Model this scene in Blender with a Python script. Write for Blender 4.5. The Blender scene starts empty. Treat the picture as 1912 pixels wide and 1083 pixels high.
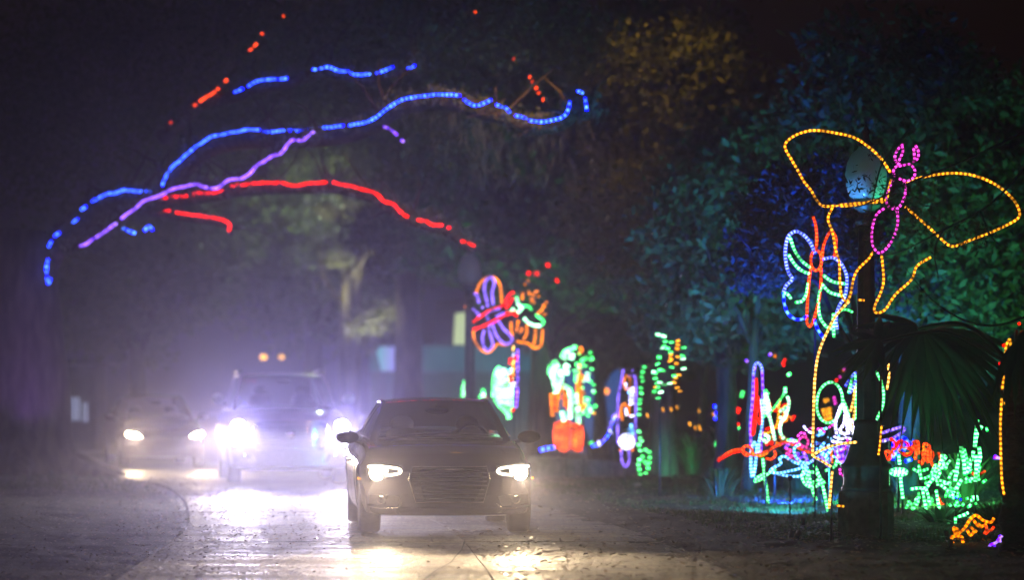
import bpy, bmesh, math, random
import numpy as np
from mathutils import Vector, Matrix, noise

random.seed(7)
RNG = np.random.default_rng(7)
sc = bpy.context.scene
COL = sc.collection

# ------------------------------------------------------------------ camera, world, light, exposure
CAM_H = 1.53
LENS = 120.0
F = LENS / 36.0 * 1912.0
HY = 733.0
cam_d = bpy.data.cameras.new('camera')
cam = bpy.data.objects.new('camera', cam_d)
COL.objects.link(cam)
cam.location = (0, 0, CAM_H)
cam.rotation_euler = (math.radians(90), 0, 0)
cam_d.lens = LENS
cam_d.sensor_width = 36.0
cam_d.shift_y = (HY - 541.5) / 1912.0
cam_d.clip_start = 0.5
cam_d.clip_end = 900
cam_d.dof.use_dof = True
cam_d.dof.focus_distance = 35.0
cam_d.dof.aperture_fstop = 1.15
sc.camera = cam

world = bpy.data.worlds.new('World')
sc.world = world
world.use_nodes = True
wn = world.node_tree.nodes
wl = world.node_tree.links
bg = wn['Background']
sky = wn.new('ShaderNodeTexSky')
sky.sky_type = 'NISHITA'
sky.sun_disc = False
sky.sun_elevation = math.radians(-2)
sky.sun_rotation = math.radians(200)
wl.new(sky.outputs[0], bg.inputs['Color'])
bg.inputs['Strength'].default_value = 0.03

moon_d = bpy.data.lights.new('moon', 'SUN')
moon_d.energy = 0.002
moon_d.angle = math.radians(0.5)
moon_d.color = (0.75, 0.85, 1.0)
moon = bpy.data.objects.new('moon', moon_d)
moon.rotation_euler = (math.radians(40), 0, math.radians(20))
COL.objects.link(moon)

sc.view_settings.view_transform = 'Standard'
sc.view_settings.look = 'None'
sc.view_settings.gamma = 1
sc.view_settings.exposure = 0
sc.view_settings.use_curve_mapping = False
sc.render.engine = 'CYCLES'
cy = sc.cycles
cy.use_denoising = True
cy.denoiser = 'OPENIMAGEDENOISE'
cy.max_bounces = 5
cy.diffuse_bounces = 2
cy.glossy_bounces = 3
cy.transmission_bounces = 4
cy.transparent_max_bounces = 12
cy.volume_bounces = 0
cy.use_light_tree = True
cy.sample_clamp_indirect = 3.0
cy.sample_clamp_direct = 0.0
cy.caustics_reflective = False
cy.caustics_refractive = False

# ------------------------------------------------------------------ helpers
def P(px, py, d):
    """point seen at photo pixel (px, py) and standing d metres away"""
    return Vector(((px - 956.0) / F * d, d, CAM_H - (py - HY) / F * d))

def G(px, py):
    """point of the ground seen at photo pixel"""
    d = CAM_H * F / (py - HY)
    return Vector(((px - 956.0) / F * d, d, 0.0))

def props(o, label=None, cat=None, group=None, kind=None):
    if label: o['label'] = label
    if cat: o['category'] = cat
    if group: o['group'] = group
    if kind: o['kind'] = kind
    return o

def thing(name, label, cat, loc=(0, 0, 0), rz=0.0, group=None):
    o = bpy.data.objects.new(name, None)
    o.empty_display_size = 0.2
    COL.objects.link(o)
    o.location = loc
    o.rotation_euler = (0, 0, rz)
    return props(o, label, cat, group)

def mesh_obj(name, verts, faces, mat=None, parent=None, uvs=None, smooth=False, loc=(0, 0, 0)):
    me = bpy.data.meshes.new(name)
    me.from_pydata([tuple(v) for v in verts], [], faces)
    if uvs is not None:
        uv = me.uv_layers.new(name='UVMap')
        vi = np.empty(len(me.loops), dtype=np.int32)
        me.loops.foreach_get('vertex_index', vi)
        uv.data.foreach_set('uv', np.asarray(uvs, dtype=np.float32)[vi].ravel())
    if smooth:
        me.polygons.foreach_set('use_smooth', [True] * len(me.polygons))
    me.update()
    o = bpy.data.objects.new(name, me)
    COL.objects.link(o)
    o.location = loc
    if mat: me.materials.append(mat)
    if parent: o.parent = parent
    return o

def smooth_path(pts, seg=5):
    pts = [Vector(p) for p in pts]
    if len(pts) < 3:
        a, b = pts[0], pts[-1]
        n = max(2, seg)
        return [a.lerp(b, i / n) for i in range(n + 1)]
    out = []
    n = len(pts)
    closed = (pts[0] - pts[-1]).length < 1e-4
    for i in range(n - 1):
        p1, p2 = pts[i], pts[i + 1]
        p0 = pts[i - 1] if i > 0 else (pts[-2] if closed else p1 * 2 - p2)
        p3 = pts[i + 2] if i + 2 < n else (pts[1] if closed else p2 * 2 - p1)
        for s in range(seg):
            t = s / seg
            out.append(0.5 * ((2 * p1) + (p2 - p0) * t + (2 * p0 - 5 * p1 + 4 * p2 - p3) * t * t
                              + (3 * p1 - p0 - 3 * p2 + p3) * t ** 3))
    out.append(pts[-1])
    return out

class Geo:
    """collects primitives; build() links them as one mesh object"""
    def __init__(s):
        s.v, s.f, s.uv = [], [], []
    def add(s, verts, faces, uvs=None):
        b = len(s.v)
        s.v += [Vector(v) for v in verts]
        s.f += [tuple(b + i for i in f) for f in faces]
        s.uv += uvs if uvs else [(0, 0)] * len(verts)
        return s
    def box(s, c, d, rot=None):
        c = Vector(c)
        vs = []
        for x in (-.5, .5):
            for y in (-.5, .5):
                for z in (-.5, .5):
                    v = Vector((x * d[0], y * d[1], z * d[2]))
                    if rot is not None: v = rot @ v
                    vs.append(c + v)
        return s.add(vs, [(0, 1, 3, 2), (4, 6, 7, 5), (0, 4, 5, 1), (2, 3, 7, 6), (0, 2, 6, 4), (1, 5, 7, 3)])
    def tube(s, pts, r, n=6, u0=0.0, caps=True):
        pts = [Vector(p) for p in pts]
        m = len(pts)
        rs = r if isinstance(r, (list, tuple)) else [r] * m
        t0 = (pts[1] - pts[0]).normalized()
        up = Vector((0, 0, 1)) if abs(t0.z) < .9 else Vector((1, 0, 0))
        nx = t0.cross(up).normalized()
        vs, fs, uv = [], [], []
        u = u0
        for i, p in enumerate(pts):
            t = (pts[min(i + 1, m - 1)] - pts[max(i - 1, 0)])
            if t.length < 1e-9: t = t0
            t = t.normalized()
            nx = (nx - t * nx.dot(t))
            if nx.length < 1e-6: nx = t.orthogonal()
            nx.normalize()
            ny = t.cross(nx)
            if i: u += (p - pts[i - 1]).length
            for k in range(n):
                a = 2 * math.pi * k / n
                vs.append(p + (nx * math.cos(a) + ny * math.sin(a)) * rs[i])
                uv.append((u, k / n))
        for i in range(m - 1):
            for k in range(n):
                a, b = i * n + k, i * n + (k + 1) % n
                fs.append((a, b, b + n, a + n))
        if caps:
            fs.append(tuple(range(n - 1, -1, -1)))
            fs.append(tuple((m - 1) * n + k for k in range(n)))
        return s.add(vs, fs, uv)
    def lathe(s, prof, c=(0, 0, 0), n=20, axis='z', flute=0.0, nf=0):
        c = Vector(c)
        vs, fs = [], []
        for (r, h) in prof:
            for k in range(n):
                a = 2 * math.pi * k / n
                rr = r * (1 - flute * (0.5 + 0.5 * math.cos(a * nf))) if flute else r
                q = Vector((rr * math.cos(a), rr * math.sin(a), h))
                if axis == 'x': q = Vector((h, q.x, q.y))
                if axis == 'y': q = Vector((q.x, h, q.y))
                vs.append(c + q)
        m = len(prof)
        for i in range(m - 1):
            for k in range(n):
                a, b = i * n + k, i * n + (k + 1) % n
                fs.append((a, b, b + n, a + n))
        fs.append(tuple(range(n - 1, -1, -1)))
        fs.append(tuple((m - 1) * n + k for k in range(n)))
        return s.add(vs, fs)
    def grid(s, rows):
        n = len(rows[0])
        vs = [p for r in rows for p in r]
        fs = [(i * n + k, i * n + k + 1, (i + 1) * n + k + 1, (i + 1) * n + k)
              for i in range(len(rows) - 1) for k in range(n - 1)]
        return s.add(vs, fs)
    def ball(s, c, r, n=8, m=6, sc3=(1, 1, 1)):
        c = Vector(c)
        rows = []
        for i in range(m + 1):
            th = math.pi * i / m
            rows.append([c + Vector((r * math.sin(th) * math.cos(2 * math.pi * k / n) * sc3[0],
                                     r * math.sin(th) * math.sin(2 * math.pi * k / n) * sc3[1],
                                     r * math.cos(th) * sc3[2])) for k in range(n + 1)])
        return s.grid(rows)
    def build(s, name, mat, parent=None, smooth=True, world_to=None):
        vs = s.v
        if world_to is not None:
            off = Vector(world_to)
            vs = [v - off for v in vs]
        return mesh_obj(name, vs, s.f, mat, parent, s.uv, smooth)

# ------------------------------------------------------------------ materials
MATS = {}
def nt(name):
    m = bpy.data.materials.new(name)
    m.use_nodes = True
    n = m.node_tree
    return m, n.nodes, n.links, n.nodes['Principled BSDF']

def noisy(name, c1, c2, scale=8.0, rough=0.6, metal=0.0, bump=0.0, bscale=None, detail=6, stretch=(1, 1, 1),
          rough2=None, coat=0.0, spec=0.5, dist=0.02):
    m, N, L, b = nt(name)
    tc = N.new('ShaderNodeTexCoord')
    mp = N.new('ShaderNodeMapping'); mp.inputs['Scale'].default_value = stretch
    L.new(tc.outputs['Object'], mp.inputs[0])
    no = N.new('ShaderNodeTexNoise'); no.inputs['Scale'].default_value = scale; no.inputs['Detail'].default_value = detail
    L.new(mp.outputs[0], no.inputs['Vector'])
    cr = N.new('ShaderNodeValToRGB')
    cr.color_ramp.elements[0].position = .35; cr.color_ramp.elements[1].position = .68
    cr.color_ramp.elements[0].color = (*c1, 1); cr.color_ramp.elements[1].color = (*c2, 1)
    L.new(no.outputs[0], cr.inputs[0]); L.new(cr.outputs[0], b.inputs['Base Color'])
    b.inputs['Roughness'].default_value = rough
    b.inputs['Metallic'].default_value = metal
    b.inputs['Coat Weight'].default_value = coat
    b.inputs['Specular IOR Level'].default_value = spec
    if rough2 is not None:
        mr = N.new('ShaderNodeMapRange'); mr.inputs['To Min'].default_value = rough; mr.inputs['To Max'].default_value = rough2
        L.new(no.outputs[0], mr.inputs[0]); L.new(mr.outputs[0], b.inputs['Roughness'])
    if bump:
        n2 = N.new('ShaderNodeTexNoise'); n2.inputs['Scale'].default_value = bscale or scale * 3
        n2.inputs['Detail'].default_value = 8
        L.new(mp.outputs[0], n2.inputs['Vector'])
        bp = N.new('ShaderNodeBump'); bp.inputs['Strength'].default_value = bump; bp.inputs['Distance'].default_value = dist
        L.new(n2.outputs[0], bp.inputs['Height']); L.new(bp.outputs[0], b.inputs['Normal'])
    MATS[name] = m
    return m

def emis(name, col, strength, sampling=None):
    m = bpy.data.materials.new(name)
    m.use_nodes = True
    N, L = m.node_tree.nodes, m.node_tree.links
    N.remove(N['Principled BSDF'])
    e = N.new('ShaderNodeEmission')
    e.inputs[0].default_value = (*col, 1); e.inputs[1].default_value = strength
    L.new(e.outputs[0], N['Material Output'].inputs[0])
    if sampling: m.cycles.emission_sampling = sampling
    MATS[name] = m
    return m

def led(name, core, glow, s_core, s_glow, period=0.045, duty=.5):
    """clear PVC rope with one bulb every few centimetres: UV.x runs along the rope in metres"""
    m = bpy.data.materials.new(name)
    m.use_nodes = True
    N, L = m.node_tree.nodes, m.node_tree.links
    N.remove(N['Principled BSDF'])
    uv = N.new('ShaderNodeUVMap'); uv.uv_map = 'UVMap'
    sp = N.new('ShaderNodeSeparateXYZ'); L.new(uv.outputs[0], sp.inputs[0])
    dv = N.new('ShaderNodeMath'); dv.operation = 'DIVIDE'; dv.inputs[1].default_value = period
    L.new(sp.outputs[0], dv.inputs[0])
    pp = N.new('ShaderNodeMath'); pp.operation = 'PINGPONG'; pp.inputs[1].default_value = .5
    L.new(dv.outputs[0], pp.inputs[0])
    mr = N.new('ShaderNodeMapRange'); mr.interpolation_type = 'SMOOTHSTEP'
    mr.inputs['From Min'].default_value = .5 - duty * .8; mr.inputs['From Max'].default_value = .5 - duty * .25
    L.new(pp.outputs[0], mr.inputs[0])
    # slow unevenness along the rope
    tc = N.new('ShaderNodeTexCoord')
    no = N.new('ShaderNodeTexNoise'); no.inputs['Scale'].default_value = 8.0
    L.new(tc.outputs['Object'], no.inputs['Vector'])
    mr2 = N.new('ShaderNodeMapRange'); mr2.inputs['From Min'].default_value = .3; mr2.inputs['From Max'].default_value = .7
    mr2.inputs['To Min'].default_value = .12; mr2.inputs['To Max'].default_value = 1.6
    L.new(no.outputs[0], mr2.inputs[0])
    mx = N.new('ShaderNodeMix'); mx.data_type = 'RGBA'
    mx.inputs[6].default_value = (*[c * s_glow for c in glow], 1)
    mx.inputs[7].default_value = (*[c * s_core for c in core], 1)
    L.new(mr.outputs[0], mx.inputs[0])
    e = N.new('ShaderNodeEmission'); L.new(mx.outputs[2], e.inputs[0]); L.new(mr2.outputs[0], e.inputs[1])
    L.new(e.outputs[0], N['Material Output'].inputs[0])
    MATS[name] = m
    return m

K = 1.0
led('amber', (1, .40, .015), (1, .22, .0), 3.0, .7)
led('amber_pale', (1, .60, .12), (1, .36, .03), 3.2, 1.2)
led('magenta', (1, .06, .70), (.75, .0, .42), 2.8, .4)
led('pink', (1, .08, .45), (.9, .0, .30), 2.4, 1.2)
led('blue', (.07, .24, 1), (.0, .0, 1), 5.0, 12, duty=.40, period=.10)
led('blue_pale', (.38, .50, 1), (.0, .015, 1), 2.2, 5, period=.04)
led('violet', (.42, .20, 1), (.12, .0, 1), 2.6, 4, period=.08)
led('lilac', (.45, .28, 1), (.10, .02, 1), 1.7, 2.2)
led('red', (1, .012, .0), (1, .0, .0), 3.6, 2.6)
led('orange_red', (1, .085, .01), (1, .02, .0), 3.2, 2.0)
led('orange', (1, .26, .0), (1, .14, .0), 2.6, 1.1)
led('green', (.10, 1, .25), (.0, .85, .07), 4.2, 2.4)
led('mint', (.20, 1, .38), (.0, 1, .10), 5.0, 3.2)
led('mint_white', (.6, 1, .75), (.06, 1, .3), 4.5, 3.2)
led('white', (.8, .85, 1), (.35, .25, 1), 4.0, 3.0)
led('cyan', (.26, .66, 1), (.0, .22, 1), 3.8, 3.6)

noisy('steel', (.04, .04, .045), (.08, .08, .085), 20, .45, .8)
noisy('bark', (.030, .022, .017), (.10, .075, .06), 5, .9, bump=.9, bscale=14, stretch=(1.4, 1.4, .35), dist=.06)
noisy('palm_bark', (.03, .022, .015), (.08, .06, .045), 9, .9, bump=.9, bscale=20, stretch=(1, 1, 2), dist=.05)
noisy('iron', (.025, .035, .034), (.05, .065, .06), 14, .42, .0, bump=.15, bscale=60, rough2=.55)
noisy('stone_base', (.10, .09, .085), (.19, .175, .16), 10, .85, bump=.4, bscale=50)
noisy('dark_wall', (.03, .03, .028), (.06, .058, .05), 4, .85, bump=.3, bscale=30)
noisy('teal_wall', (.04, .09, .085), (.07, .14, .125), 1.2, .7, bump=.1)
noisy('blue_lit_wall', (.10, .13, .26), (.14, .18, .34), 1.5, .75)  # blue light falling on this wall is put into its colour
noisy('rubber', (.008, .008, .008), (.02, .02, .02), 20, .75, bump=.2)
noisy('interior', (.006, .006, .007), (.012, .012, .013), 12, .8)
noisy('paint_black', (.006, .007, .009), (.010, .011, .014), 30, .16, .0, coat=.6, rough2=.24)
noisy('paint_white', (.15, .15, .15), (.20, .20, .20), 20, .28, coat=.5, rough2=.34)
noisy('paint_plum', (.055, .035, .06), (.075, .05, .08), 30, .22, .2, coat=.5, rough2=.3)
noisy('trim_black', (.008, .008, .008), (.018, .018, .018), 30, .45)
noisy('chrome', (.45, .45, .46), (.6, .6, .6), 20, .12, 1.0, rough2=.22)
noisy('rim_metal', (.25, .25, .26), (.35, .35, .36), 20, .3, 1.0)
noisy('lit_mirror_shell', (.30, .32, .28), (.36, .38, .33), 20, .3)  # pale yellow-green puts the light caught by the mirrors into their colour

def leaf_mat(name, c1, c2, rough=.55, trans=.25):
    m, N, L, b = nt(name)
    gi = N.new('ShaderNodeNewGeometry')
    no = N.new('ShaderNodeTexNoise'); no.inputs['Scale'].default_value = 2.6; no.inputs['Detail'].default_value = 3
    L.new(gi.outputs['Position'], no.inputs['Vector'])
    wn_ = N.new('ShaderNodeTexWhiteNoise'); L.new(gi.outputs['Random Per Island'], wn_.inputs['Vector'])
    ad = N.new('ShaderNodeMath'); ad.operation = 'MULTIPLY_ADD'; ad.inputs[1].default_value = .5
    L.new(wn_.outputs[0], ad.inputs[0]); L.new(no.outputs[0], ad.inputs[2])
    cr = N.new('ShaderNodeValToRGB')
    cr.color_ramp.elements[0].position = .4; cr.color_ramp.elements[1].position = 1.0
    cr.color_ramp.elements[0].color = (*c1, 1); cr.color_ramp.elements[1].color = (*c2, 1)
    L.new(ad.outputs[0], cr.inputs[0]); L.new(cr.outputs[0], b.inputs['Base Color'])
    b.inputs['Roughness'].default_value = rough
    tr = N.new('ShaderNodeBsdfTranslucent'); L.new(cr.outputs[0], tr.inputs[0])
    mx = N.new('ShaderNodeMixShader'); mx.inputs[0].default_value = trans
    L.new(b.outputs[0], mx.inputs[1]); L.new(tr.outputs[0], mx.inputs[2])
    L.new(mx.outputs[0], N['Material Output'].inputs[0])
    MATS[name] = m
    return m
leaf_mat('oak_leaf', (.035, .06, .022), (.10, .12, .05))
leaf_mat('bush_leaf', (.03, .065, .02), (.08, .13, .045))
leaf_mat('moss', (.10, .11, .07), (.20, .19, .13), .9, .35)
leaf_mat('palm_leaf', (.035, .07, .025), (.07, .12, .04), .32, .2)
leaf_mat('grass', (.03, .06, .02), (.09, .12, .04), .6, .3)
leaf_mat('dead_leaf', (.06, .035, .018), (.30, .20, .11), .28, .15)
leaf_mat('fern', (.07, .10, .08), (.16, .19, .16), .6, .3)

def glass_mat(name, tint, refl=.09, rough=.03):
    m = bpy.data.materials.new(name)
    m.use_nodes = True
    N, L = m.node_tree.nodes, m.node_tree.links
    N.remove(N['Principled BSDF'])
    t = N.new('ShaderNodeBsdfTransparent'); t.inputs[0].default_value = (*tint, 1)
    g = N.new('ShaderNodeBsdfGlossy'); g.inputs[1].default_value = rough
    lw = N.new('ShaderNodeFresnel'); lw.inputs[0].default_value = 1.5
    mx = N.new('ShaderNodeMixShader')
    L.new(lw.outputs[0], mx.inputs[0]); L.new(t.outputs[0], mx.inputs[1]); L.new(g.outputs[0], mx.inputs[2])
    L.new(mx.outputs[0], N['Material Output'].inputs[0])
    MATS[name] = m
    return m
glass_mat('car_glass', (.55, .6, .6))
glass_mat('lens_glass', (.9, .9, .9))

def ground_mats():
    # concrete road
    m, N, L, b = nt('concrete')
    gp = N.new('ShaderNodeNewGeometry')
    no = N.new('ShaderNodeTexNoise'); no.inputs['Scale'].default_value = .9; no.inputs['Detail'].default_value = 9; no.inputs['Roughness'].default_value = .65
    L.new(gp.outputs['Position'], no.inputs['Vector'])
    mp = N.new('ShaderNodeMapping'); mp.inputs['Scale'].default_value = (.22, 1.15, 1); mp.inputs['Rotation'].default_value = (0, 0, .02)
    L.new(gp.outputs['Position'], mp.inputs[0])
    st = N.new('ShaderNodeTexNoise'); st.inputs['Scale'].default_value = 2.2; st.inputs['Detail'].default_value = 7
    L.new(mp.outputs[0], st.inputs['Vector'])
    mxx = N.new('ShaderNodeMath'); mxx.operation = 'ADD'; L.new(no.outputs[0], mxx.inputs[0]); L.new(st.outputs[0], mxx.inputs[1])
    cr = N.new('ShaderNodeValToRGB')
    cr.color_ramp.elements[0].position = .42; cr.color_ramp.elements[1].position = .58
    cr.color_ramp.elements[0].color = (.09, .072, .055, 1); cr.color_ramp.elements[1].color = (.34, .28, .215, 1)
    hv = N.new('ShaderNodeMath'); hv.operation = 'MULTIPLY'; hv.inputs[1].default_value = .5
    L.new(mxx.outputs[0], hv.inputs[0]); L.new(hv.outputs[0], cr.inputs[0])
    gri = N.new('ShaderNodeTexNoise'); gri.inputs['Scale'].default_value = 12; gri.inputs['Detail'].default_value = 6; gri.inputs['Roughness'].default_value = .75
    mp3 = N.new('ShaderNodeMapping'); mp3.inputs['Scale'].default_value = (1.6, .35, 1)
    L.new(gp.outputs['Position'], mp3.inputs[0]); L.new(mp3.outputs[0], gri.inputs['Vector'])
    gr2 = N.new('ShaderNodeMapRange'); gr2.inputs['From Min'].default_value = .35; gr2.inputs['From Max'].default_value = .65
    gr2.inputs['To Min'].default_value = .45; gr2.inputs['To Max'].default_value = 1.35
    L.new(gri.outputs[0], gr2.inputs[0])
    vm = N.new('ShaderNodeVectorMath'); vm.operation = 'SCALE'; L.new(cr.outputs[0], vm.inputs[0]); L.new(gr2.outputs[0], vm.inputs['Scale'])
    L.new(vm.outputs[0], b.inputs['Base Color'])
    mr = N.new('ShaderNodeMapRange'); mr.inputs['From Min'].default_value = .35; mr.inputs['From Max'].default_value = .65
    mr.inputs['To Min'].default_value = .42; mr.inputs['To Max'].default_value = .66
    L.new(st.outputs[0], mr.inputs[0]); L.new(mr.outputs[0], b.inputs['Roughness'])
    fi = N.new('ShaderNodeTexNoise'); fi.inputs['Scale'].default_value = 9; fi.inputs['Detail'].default_value = 6; fi.inputs['Roughness'].default_value = .7
    mp2 = N.new('ShaderNodeMapping'); mp2.inputs['Scale'].default_value = (1.5, .45, 1)
    L.new(gp.outputs['Position'], mp2.inputs[0]); L.new(mp2.outputs[0], fi.inputs['Vector'])
    ms = N.new('ShaderNodeMath'); ms.operation = 'MULTIPLY_ADD'; ms.inputs[1].default_value = 2.0
    L.new(fi.outputs[0], ms.inputs[0]); L.new(st.outputs[0], ms.inputs[2])
    bp = N.new('ShaderNodeBump'); bp.inputs['Strength'].default_value = .9; bp.inputs['Distance'].default_value = .035
    L.new(ms.outputs[0], bp.inputs['Height']); L.new(bp.outputs[0], b.inputs['Normal'])
    MATS['concrete'] = m
ground_mats()
noisy('soil', (.035, .028, .024), (.085, .07, .058), 2.5, .75, bump=.8, bscale=22, dist=.04, detail=9)
noisy('asphalt', (.022, .019, .018), (.085, .072, .065), 1.6, .7, bump=1.0, bscale=18, dist=.05, detail=9, stretch=(.6, 2.2, 1))
noisy('mulch', (.018, .013, .010), (.07, .05, .036), 5, .8, bump=1.0, bscale=30, dist=.05, detail=9)

def M(n): return MATS[n]

# ------------------------------------------------------------------ haze
def glow_haze_box():  # added volume: its lit air stands in for lens bloom
    g = Geo(); g.box((0, 88, 10.5), (130, 190, 23))
    o = g.build('glow_haze', None, smooth=False)
    m = bpy.data.materials.new('glow_air'); m.use_nodes = True
    N, L = m.node_tree.nodes, m.node_tree.links
    N.remove(N['Principled BSDF'])
    v = N.new('ShaderNodeVolumePrincipled')
    v.inputs['Color'].default_value = (.82, .80, .98, 1)
    v.inputs['Density'].default_value = HAZE
    v.inputs['Anisotropy'].default_value = .91
    L.new(v.outputs[0], N['Material Output'].inputs['Volume'])
    o.data.materials.append(m)
    props(o, 'thin night haze added so the headlights bloom', 'glow_haze', kind='stuff')
HAZE = 0.0018
glow_haze_box()

# ------------------------------------------------------------------ ground
def fbm(x, y, s, o=4):
    return noise.fractal(Vector((x * s, y * s, .3)), 1.0, 2.0, o)

def sheet(name, mat, x0, x1, y0, y1, step, z, amp, label=None, hole=None):
    nx, ny = int((x1 - x0) / step) + 1, int((y1 - y0) / step) + 1
    vs = [(x0 + i * (x1 - x0) / (nx - 1), y0 + j * (y1 - y0) / (ny - 1), 0) for j in range(ny) for i in range(nx)]
    vs = [(x, y, z(x, y) + amp * fbm(x, y, 1.7, 5)) for x, y, _ in vs]
    fs = [(j * nx + i, j * nx + i + 1, (j + 1) * nx + i + 1, (j + 1) * nx + i) for j in range(ny - 1) for i in range(nx - 1)]
    o = mesh_obj(name, vs, fs, M(mat), smooth=True)
    return props(o, label, kind='structure')

# road edges as seen from above: the road bends away to the left behind the first car
LEFT = [(-3.05, 14), (-3.12, 22), (-3.24, 27.9), (-3.36, 31), (-3.63, 37.9), (-4.26, 44.9), (-4.95, 50.8), (-5.9, 57), (-7.4, 62.5), (-10.2, 68), (-15, 74), (-22, 79), (-34, 84)]
RIGHT = [(2.6, 14), (2.2, 22), (1.9, 27.9), (1.75, 31), (1.3, 37.9), (.5, 44.9), (-.5, 50.8), (-1.5, 57), (-2.9, 63.5), (-5.0, 71), (-9.2, 79), (-16, 86), (-30, 93)]
LS = smooth_path([(x, y, 0) for x, y in LEFT], 5)
RS = smooth_path([(x, y, 0) for x, y in RIGHT], 5)

def left_edge(y):
    ys = [p.y for p in LS]; xs = [p.x for p in LS]
    return float(np.interp(y, ys, xs))
def right_edge(y):
    ys = [p.y for p in RS]; xs = [p.x for p in RS]
    return float(np.interp(y, ys, xs))

sheet('ground', 'soil', -120, 120, -8, 260, 4.0, lambda x, y: -.16, 0.0)
def zl(x, y):
    e = left_edge(y)
    d = e - x
    if y > 66 or d < 0: return -.09 if d > -.3 and y <= 66 else -.14
    return -.022 + min(.05, .03 * d) + (.10 * max(0, min(1, (d - 3.5) / 3)))
sheet('verge', 'asphalt', -20, -2.6, 12, 68, .10, zl, .022)
def zr(x, y):
    e = right_edge(y) + .22 * fbm(x, y, .9, 3); d = x - e
    if d < -.35: return -.14
    return -.01 + min(.06, .05 * max(0, d)) + .06 * max(0, min(1, (d - 2.2) / 2.5))
sheet('park_lawn', 'mulch', -3.6, 14, 12, 82, .17, zr, .03)
sheet('park_ground', 'soil', -75, 75, 82.2, 175, 1.5, lambda x, y: -.05, .05)
sheet('side_ground', 'soil', -60, -20.2, 12, 82, 1.5, lambda x, y: -.03, .04)
sheet('meadow', 'soil', 14.2, 60, 12, 82, 1.5, lambda x, y: -.0, .04)

# concrete road made of slabs, joints open between them
road = props(bpy.data.objects.new('road', None), None, kind='structure')
COL.objects.link(road)
def slab_rows(a0, a1, i0, i1, gap):
    rows = []
    for i in range(i0, i1 + 1):
        l, r = LS[i], RS[i]
        a = l.lerp(r, a0); b = l.lerp(r, a1)
        d = (b - a).normalized()
        rows.append([a + d * gap, (a * 2 + b) / 3, (a + b * 2) / 3, b - d * gap])
    f = (rows[1][0] - rows[0][0]).normalized() * gap
    rows[0] = [p + f for p in rows[0]]
    rows[-1] = [p - f for p in rows[-1]]
    return rows
i = 0
kslab = 0
while i + 3 <= len(LS) - 1:
    for (a0, a1) in ((0, .6), (.6, 1)):
        g = Geo()
        rows = slab_rows(a0, a1, i, i + 3, .005)
        zt = random.uniform(-.004, .004)
        top = [[Vector((p.x, p.y, zt)) for p in r] for r in rows]
        g.grid(top)
        ring = [r[0] for r in top] + top[-1][1:] + [r[-1] for r in top[::-1]][1:] + top[0][-2:0:-1]
        low = [Vector((p.x, p.y, -.12)) for p in ring]
        n = len(ring)
        g.add(ring + low, [(k, (k + 1) % n, n + (k + 1) % n, n + k) for k in range(n)])
        g.build('concrete_slab', M('concrete'), road, smooth=False)
        kslab += 1
    i += 3
# crack that wanders over the nearest slab
g = Geo()
cp = [G(868, 1012), G(862, 1030), G(850, 1042), G(843, 1052), G(826, 1062), G(812, 1070), G(795, 1083), G(770, 1110)]
for a, b in zip(cp, cp[1:]):
    d = (b - a).normalized(); nrm = Vector((-d.y, d.x, 0)) * .008
    g.add([a - nrm, a + nrm, b + nrm, b - nrm], [(0, 1, 2, 3)])
g.v = [Vector((v.x, v.y, .010)) for v in g.v]
g.build('crack', M('soil'), road, smooth=False)

def scatter_leaves(name, n, fx, size, mat, label, cat, kind='stuff', flat=.35):
    """fx() gives x, y, z; every leaf is a bent rhombus of two triangles"""
    vs = np.zeros((n, 4, 3))
    for i in range(n):
        x, y, z = fx()
        s = size * random.uniform(.5, 1.4)
        a = random.uniform(0, 6.283)
        t = Vector((math.cos(a), math.sin(a), random.uniform(-flat, flat))) * s
        w = Vector((-math.sin(a), math.cos(a), random.uniform(-flat, flat))) * s * .45
        c = Vector((x, y, z + s * .3))
        vs[i] = [c - t, c - w, c + t, c + w]
    o = mesh_obj(name, vs.reshape(-1, 3), [(4 * i, 4 * i + 1, 4 * i + 2, 4 * i + 3) for i in range(n)], M(mat))
    return props(o, label, cat, kind=kind)

def lit_left():
    while True:
        y = random.uniform(24, 60); e = left_edge(y)
        x = e + random.gauss(.2, .7) if random.random() < .5 else e - random.uniform(-.3, 8)
        if y > 33 and y < 56: x += random.expovariate(2.0)
        if x < 1.2: return x, y, (0.004 if x > e else zl(x, y) + .01)
scatter_leaves('leaf_litter', 15000, lit_left, .021, 'dead_leaf', 'fallen leaves scattered along the left edge of the concrete road', 'leaves')
def lit_right():
    y = random.uniform(24, 60) if random.random() < .6 else random.uniform(25, 38)
    x = right_edge(y) + random.uniform(-2.0, 9) 
    return x, y, (.004 if x < right_edge(y) else zr(x, y) + .03)
scatter_leaves('leaf_litter', 9000, lit_right, .034, 'dead_leaf', 'fallen leaves and mulch chips on the ground right of the road', 'leaves')
def lit_road():
    y = random.uniform(22, 40)
    return random.uniform(-3.0, 4), y, .004
scatter_leaves('leaf_litter', 420, lit_road, .022, 'dead_leaf', 'few small dry leaves lying on the concrete in front of the cars', 'leaves')

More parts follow.
